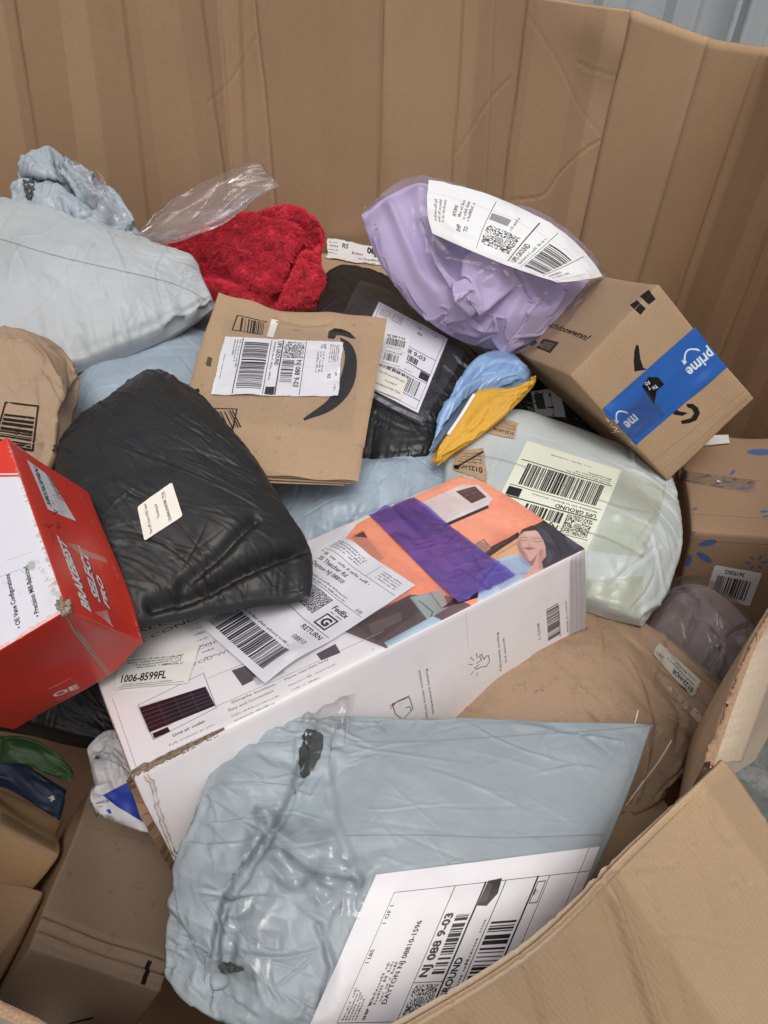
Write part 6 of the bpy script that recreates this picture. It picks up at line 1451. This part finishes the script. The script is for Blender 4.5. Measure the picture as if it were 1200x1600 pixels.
# --- brown paper mailer on the right
def build_paper_mailer():
    k = Mt('worn_brown_paper'); cb, h = card_nodes(k, (.385, .262, .17), None, .5); cb = k.mix(k.ramp(k.noise(13, 7, .75), .48, .72), cb, k.mix(1.0, cb, (.74, .70, .66), 'MULTIPLY')); c1 = k.crumple(7)
    k.set(cb, .75, k.bump(c1, .55, .008, h), .3)
    b = bag('paper_mailer', 'large worn brown paper mailer with pale printing, stuffed under the white carton', 'mailer', k.m,
        top=[(690, 1060), (800, 960), (870, 935), (930, 945), (1028, 1003), (1086, 1052), (1142, 1096)], right=[(1142, 1096), (1128, 1150), (1098, 1198), (1060, 1226)], bottom=[(690, 1240), (800, 1285), (900, 1292), (997, 1270), (1060, 1226)], left=[(690, 1060), (685, 1150), (690, 1240)],
        z0=.665, slope=(-.05, .05), H=.055, pw=.42, e=(.015, .015), N=80, M=90, seed=91, wr=dict(W_PAPER, f=((.0060, 13, 13), (.0016, 30, 30)), c=((40, .004, .08, .0024, 1.1, .6),)), wmask=lambda u, v, px: .65+1.0*np.clip((px[..., 0]-960)/80, 0, 1), bend=.35, fq=7, egrad=lambda u, v, px: .3+2.4*(u > .72)*(v > .35)+.6*(v > .8))
    c = Cv(100, 30, 6, (.72, .70, .64), 4); c.text('0122-HOR', (5, 12), 8, bold=.025, wid=42); c.greek(8, 18, 60, 3); c.greek(8, 24, 40, 3); c.line([(72, 6), (92, 6), (92, 16)], .7, INK); c.greek(74, 13, 14, 5); c.ragged('lr', 3, 3)
    decal('label', b, [(1082, 1092), (1018, 1022), (1029, 1004), (1097, 1067)], m_print('paper_mailer_label', c.image('paper_mailer_label_print'), alpha=True), off=.001, wob=.001, nu=20, nv=8)
    W = (.80, .71, .61)
    def words(name, rows, w, h, corners):
        c = Cv(w, h, 6, None, 3)
        for s_, x, y, hh, wd in rows: c.text(s_, (x, y), hh, col=W, wid=wd, bold=0, al=.8)
        return decal('pale_print', b, corners, m_print(name, c.image(name+'_print'), alpha=True, rough=.8), off=.0008, nu=22, nv=10)
    words('print_source', [('RESOURCE', 2, 13, 10, 76)], 80, 16, [(993, 1180), (1025, 1132), (1039, 1141), (1007, 1189)])
    words('print_size', [('DIMENSION:', 2, 14, 11, 96), ('W/PO', 8, 30, 11, 40)], 100, 34, [(976, 1252), (1034, 1206), (1050, 1232), (992, 1280)])
    c = Cv(80, 14, 5, None, 3); 
    c.rect(0, 2, 10, 10, W, .7); 
    for i in range(3): c.rect(1, 3+i*3, 8, 1, (.36, .23, .14))
    c.line([(14, 2), (34, 2), (34, 12), (14, 12), (14, 2)], 1, W, .8); c.poly([(18, 10), (24, 3), (30, 10)], W, .8); c.rect(38, 2, 8, 10, W, .6); c.rect(48, 2, 8, 10, W, .6); c.rect(62, 1, 16, 11, W, .8)
    decal('pale_print', b, [(1030, 1058), (1036, 1050), (1098, 1124), (1090, 1132)][0:4] if False else [(1032, 1050), (1100, 1122), (1092, 1136), (1024, 1062)], m_print('print_marks', c.image('print_marks_print'), alpha=True, rough=.8), off=.0008, nu=20, nv=6)
    kp = Mt('pale_ink'); kp.set(W, .8); ribbon('pale_print', b, [(1049, 1157), (1030, 1190), (1000, 1228), (978, 1258)], .0016, kp.m); ribbon('pale_print', b, [(997, 1110), (992, 1130)], .0014, kp.m)
    # smudges of dirt, irregular
    cv = Cv(160, 110, 4, None, 7); r = cv.rng
    for i in range(7):
        p = np.array([r.uniform(10, 120), r.uniform(15, 85)])
        for j in range(14): cv.poly([p+r.normal(size=2)*1.6 for _ in range(5)], (.13, .085, .055), r.uniform(.1, .35), blur=.7); p = p+np.array([r.normal()*4.5, r.normal()*3])
    decal('stain', b, [(790, 1020), (960, 990), (1000, 1100), (770, 1112)], m_print('dirt_stain', cv.image('dirt_stain_print'), alpha=True, rough=.85), off=.0005, nu=30, nv=20)
build_paper_mailer()

# --- dark things deep at the lower left
bag('poly_mailer', 'shade-darkened green plastic bag corner sticking out under the red carton', 'bag', m_poly('green_film', (.018, .050, .014), .6, 12, .3, .3), top=[(0, 1150), (45, 1152), (96, 1180), (116, 1206)], right=[(116, 1206), (115, 1214), (112, 1221)], bottom=[(0, 1190), (50, 1196), (70, 1211), (112, 1221)], left=[(0, 1150), (0, 1190)], z0=.66, slope=(-.3, .2), H=.005, e=(.02, .03), N=24, M=36, seed=101, wr=dict(f=((.003, 12, 12),)))  # green film colour lowered to give the shade under the red carton
b = bag('poly_mailer', 'navy blue bag in shade at the left edge beneath the green bag', 'bag', m_poly('navy_film', (.008, .016, .038), .6, 12, .3, .3), top=[(-40, 1180), (20, 1184), (66, 1212), (105, 1235)], right=[(105, 1235), (100, 1260), (92, 1282)], bottom=[(-40, 1232), (0, 1226), (34, 1244), (92, 1282)], left=[(-40, 1180), (-40, 1232)], z0=.625, slope=(-.2, .2), H=.010, e=(.03, .03), N=28, M=40, seed=103, wr=dict(f=((.003, 10, 10),)))  # navy made darker in its colour to stand in for shade here
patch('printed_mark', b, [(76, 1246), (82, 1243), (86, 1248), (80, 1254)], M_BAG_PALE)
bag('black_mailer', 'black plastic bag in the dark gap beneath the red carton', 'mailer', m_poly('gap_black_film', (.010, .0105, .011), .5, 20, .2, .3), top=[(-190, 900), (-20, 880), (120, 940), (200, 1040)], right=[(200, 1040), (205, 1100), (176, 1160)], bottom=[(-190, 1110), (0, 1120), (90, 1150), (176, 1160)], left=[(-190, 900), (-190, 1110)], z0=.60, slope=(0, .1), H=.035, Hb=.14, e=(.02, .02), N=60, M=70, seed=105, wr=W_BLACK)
b = bag('printed_mailer', 'crinkled grey and white mailer with blue printing beside the end of the white carton', 'mailer', m_poly('crinkled_white_film', (.50, .50, .52), .5, 26, .5, .3, .2),
    top=[(136, 1172), (160, 1150), (180, 1142), (215, 1170)], right=[(215, 1170), (228, 1230), (246, 1306)], bottom=[(158, 1274), (195, 1292), (246, 1306)], left=[(136, 1172), (146, 1205), (156, 1245), (141, 1251), (158, 1274)], z0=.63, slope=(.05, .1), H=.02, e=(.05, .05), N=44, M=40, seed=107, wr=W_CRUMP, bend=.15, fq=10)
cv = Cv(60, 50, 5, (.74, .74, .76), 3); cv.poly([(34, 0), (60, 0), (60, 40), (44, 20)], (.07, .17, .55)); cv.text('FASHION SHI', (4, 12), 4.5, bold=.02); cv.text('DO NOT', (2, 20), 3.4); cv.poly([(22, 26), (32, 24), (30, 33), (24, 34)], (.10, .22, .62)); cv.ragged('l', 3, 2)
decal('printed_patch', b, [(146, 1250), (200, 1222), (240, 1302), (164, 1276)], m_print('blue_print_patch', cv.image('blue_print_patch_print'), alpha=True), off=.0030, nu=14, nv=12)
cv = Cv(20, 40, 5, None, 3); cv.text('blr', (2, 12), 9, col=(.08, .14, .36), bold=.03, wid=16); decal('printed_patch', b, [(150, 1178), (160, 1180), (152, 1208), (143, 1204)], m_print('blue_letters', cv.image('blue_letters_print'), alpha=True), off=.0008, nu=5, nv=8)

# --- the large blue grey mailer in front
def build_front():
    b = bag('poly_mailer', 'large blue grey poly mailer with a torn left fold and a white shipping label', 'mailer', M_BAG_GREY,
        top=[(372, 1120), (420, 1128), (540, 1128), (700, 1128), (860, 1135), (1021, 1133)], right=[(1021, 1133), (988, 1228), (940, 1335), (885, 1450), (830, 1560), (800, 1640)], bottom=[(262, 1520), (300, 1570), (380, 1615), (500, 1650), (650, 1665), (800, 1640)], left=[(372, 1120), (345, 1205), (300, 1290), (276, 1364), (266, 1450), (262, 1520)],
        z0=.745, slope=(-.02, .10), H=.046, Hb=.05, pw=.34, e=(.012, .010), N=130, M=130, seed=121, wr=dict(W_FILM, f=((.0026, 16, 22), (.0014, 42, 52), (.0006, 100, 100)), c=((90, .0022, .08, .0013, .25, .4), (60, .0012, .06, .0011, None, 1))), wmask=lambda u, v, px: np.clip(.26+1.3*np.exp(-(np.maximum(px[..., 0]-410, 0)/140)**2)+.8*np.exp(-(np.maximum(px[..., 1]-1125, 0)/60)**2), 0, 1.6), bend=.28, fq=9, amp=.005, steps=46, wave=.002,
        lumps=[(390, 1230, 70, .016), (320, 1430, 60, .012)],
        steps_=[([(498, 1136), (484, 1180), (470, 1222), (458, 1262), (440, 1306), (404, 1356), (366, 1416), (346, 1478), (342, 1550)], .009, 80), ([(560, 1400), (520, 1440), (505, 1500), (520, 1560)], .002, 40)],
        grooves=[([(494, 1150), (476, 1210), (460, 1262), (442, 1308), (410, 1360), (370, 1420), (350, 1480), (346, 1540)], 6, .005), ([(520, 1170), (512, 1230), (520, 1300), (560, 1400)], 7, .003), ([(430, 1340), (500, 1380), (560, 1390)], 7, .003), ([(500, 1460), (520, 1520), (500, 1580)], 6, .006)],
        egrad=lambda u, v, px: .30+2.6*np.exp(-((px[..., 0]-400)/110)**2)+1.0*np.exp(-((v-.0)/.10)**2)+.5*np.exp(-((px[..., 1]-1320)/40)**2))
    # the split in the fold shows the dark inner film
    patch('torn_opening', b, [(474, 1142), (500, 1140), (508, 1160), (498, 1190), (482, 1212), (472, 1222), (466, 1190), (470, 1160)], M_INNER, off=.0012, label='split showing dark inner film')
    patch('torn_opening', b, [(340, 1508), (352, 1502), (385, 1512), (372, 1520), (345, 1524)], M_INNER, off=.0010)
    # tape over the tear, and its loose end
    M_T = m_film('tear_tape', tint=(.99, .99, .99), haze=.03, gl=.26, rough=.10, cr=22, b=.55)
    decal('clear_tape', b, [(392, 1258), (520, 1300), (500, 1420), (372, 1352)], M_T, off=.002, wob=.004, seed=3, nu=34, nv=26, smooth=5)
    decal('clear_tape', b, [(350, 1400), (440, 1400), (420, 1540), (336, 1520)], M_T, off=.002, wob=.004, seed=5, nu=30, nv=30, smooth=5)
    decal('clear_tape', b, [(500, 1320), (585, 1350), (560, 1440), (490, 1420)], M_T, off=.002, wob=.003, seed=6, nu=26, nv=20, smooth=4)
    o = b['n']; P0 = [PZ(x, y, .79) for x, y in ((462, 1134), (478, 1102), (512, 1084), (556, 1086))]; P1 = [PZ(x, y, .785) for x, y in ((480, 1180), (515, 1185), (535, 1180), (538, 1168))]
    r = np.random.default_rng(8); A = resample(np.array(P0), 24); B = resample(np.array(P1), 24); t = np.linspace(0, 1, 16)[:, None, None]; G = A[None]*(1-t)+B[None]*t; G = G+b['n']*(vnoise(16, 24, 7, 3, r)*.004+.006*np.sin(t[..., 0]*3.14))[..., None]
    mesh_obj('tape_end', G.reshape(-1, 3), grid_faces(16, 24, 0, True), m_film('tape_end_film', tint=(.94, .93, .92), haze=.16, gl=.25, rough=.12, cr=30, b=.6), b['root'])
    # shipping sheet
    c = Cv(150, 226, 5, (.885, .875, .885), 6); I = (.09, .08, .09); K = 9
    c.line([(26, 32), (132, 32)], .5, I); c.line([(26, 32), (26, 216)], .4, I); c.line([(132, 32), (132, 230)], .4, I); c.line([(26, 216), (150, 216)], .4, I)
    c.text('1 OF 1', (106, 38), 4.2, wid=15, bold=.012); c.text('1 LBS', (74, 38), 4.0, wid=11, bold=.012)
    for i in range(5): c.greek(28, 38+i*3.6, 26-2*i, 2.6)
    c.text('SHIP TO:', (28, 62), 3.2, bold=.03)
    for i in range(3): c.greek(40, 62+i*4.6, 34, 3.4)
    c.text('DAYTON NJ 08810-1596', (40, 78), 5.2, wid=66, bold=.02)
    c.line([(26, 98), (132, 98)], .7, I); c.line([(56, 98), (56, 128)], .5, I); c.maxi(29, 101, 25, 7); c.text('NJ 088 9-03', (60, 109), 8, wid=50, bold=.035); c.bars(62, 113, 46, 13, seed=8, mod=.75)
    c.line([(26, 129), (132, 129)], 1.8, I); c.text('UPS GROUND', (28, 139), 7, wid=46, bold=.03); c.text('TRACKING #: 1Z', (28, 146), 3.0, wid=22); c.greek(52, 146, 50, 3)
    c.poly([(114, 130), (133, 131), (134, 144), (122, 146), (113, 140)], (.16, .15, .12)); c.poly([(116, 131), (131, 132), (130, 137), (117, 138)], (.30, .28, .23))
    c.line([(26, 149), (132, 149)], .8, I); c.bars(36, 152, 66, 24, seed=15, mod=.8); c.line([(26, 179), (132, 179)], 1.6, I); c.line([(26, 190), (132, 190)], .5, I); c.line([(112, 181), (128, 181), (128, 188), (112, 188), (112, 181)], .6, I); c.text('*', (118, 188), 7, bold=.03)
    decal('shipping_sheet', b, [(462, 1648), (587, 1366), (936, 1322), (800, 1650)], m_print('front_sheet', c.image('front_sheet_print'), .42, .4), off=.0016, smooth=10, wob=.0012, seed=4, nu=44, nv=50, label='white shipping sheet printed with a barcode')
    ribbon('seam', b, [(545, 1158), (640, 1160), (800, 1150), (930, 1142), (1015, 1134)], .0007, M_SEAM, off=.0008); ribbon('seam', b, [(540, 1306), (660, 1304), (780, 1310), (900, 1306), (945, 1304)], .0007, M_SEAM, off=.0008)
    return b
FB = build_front()
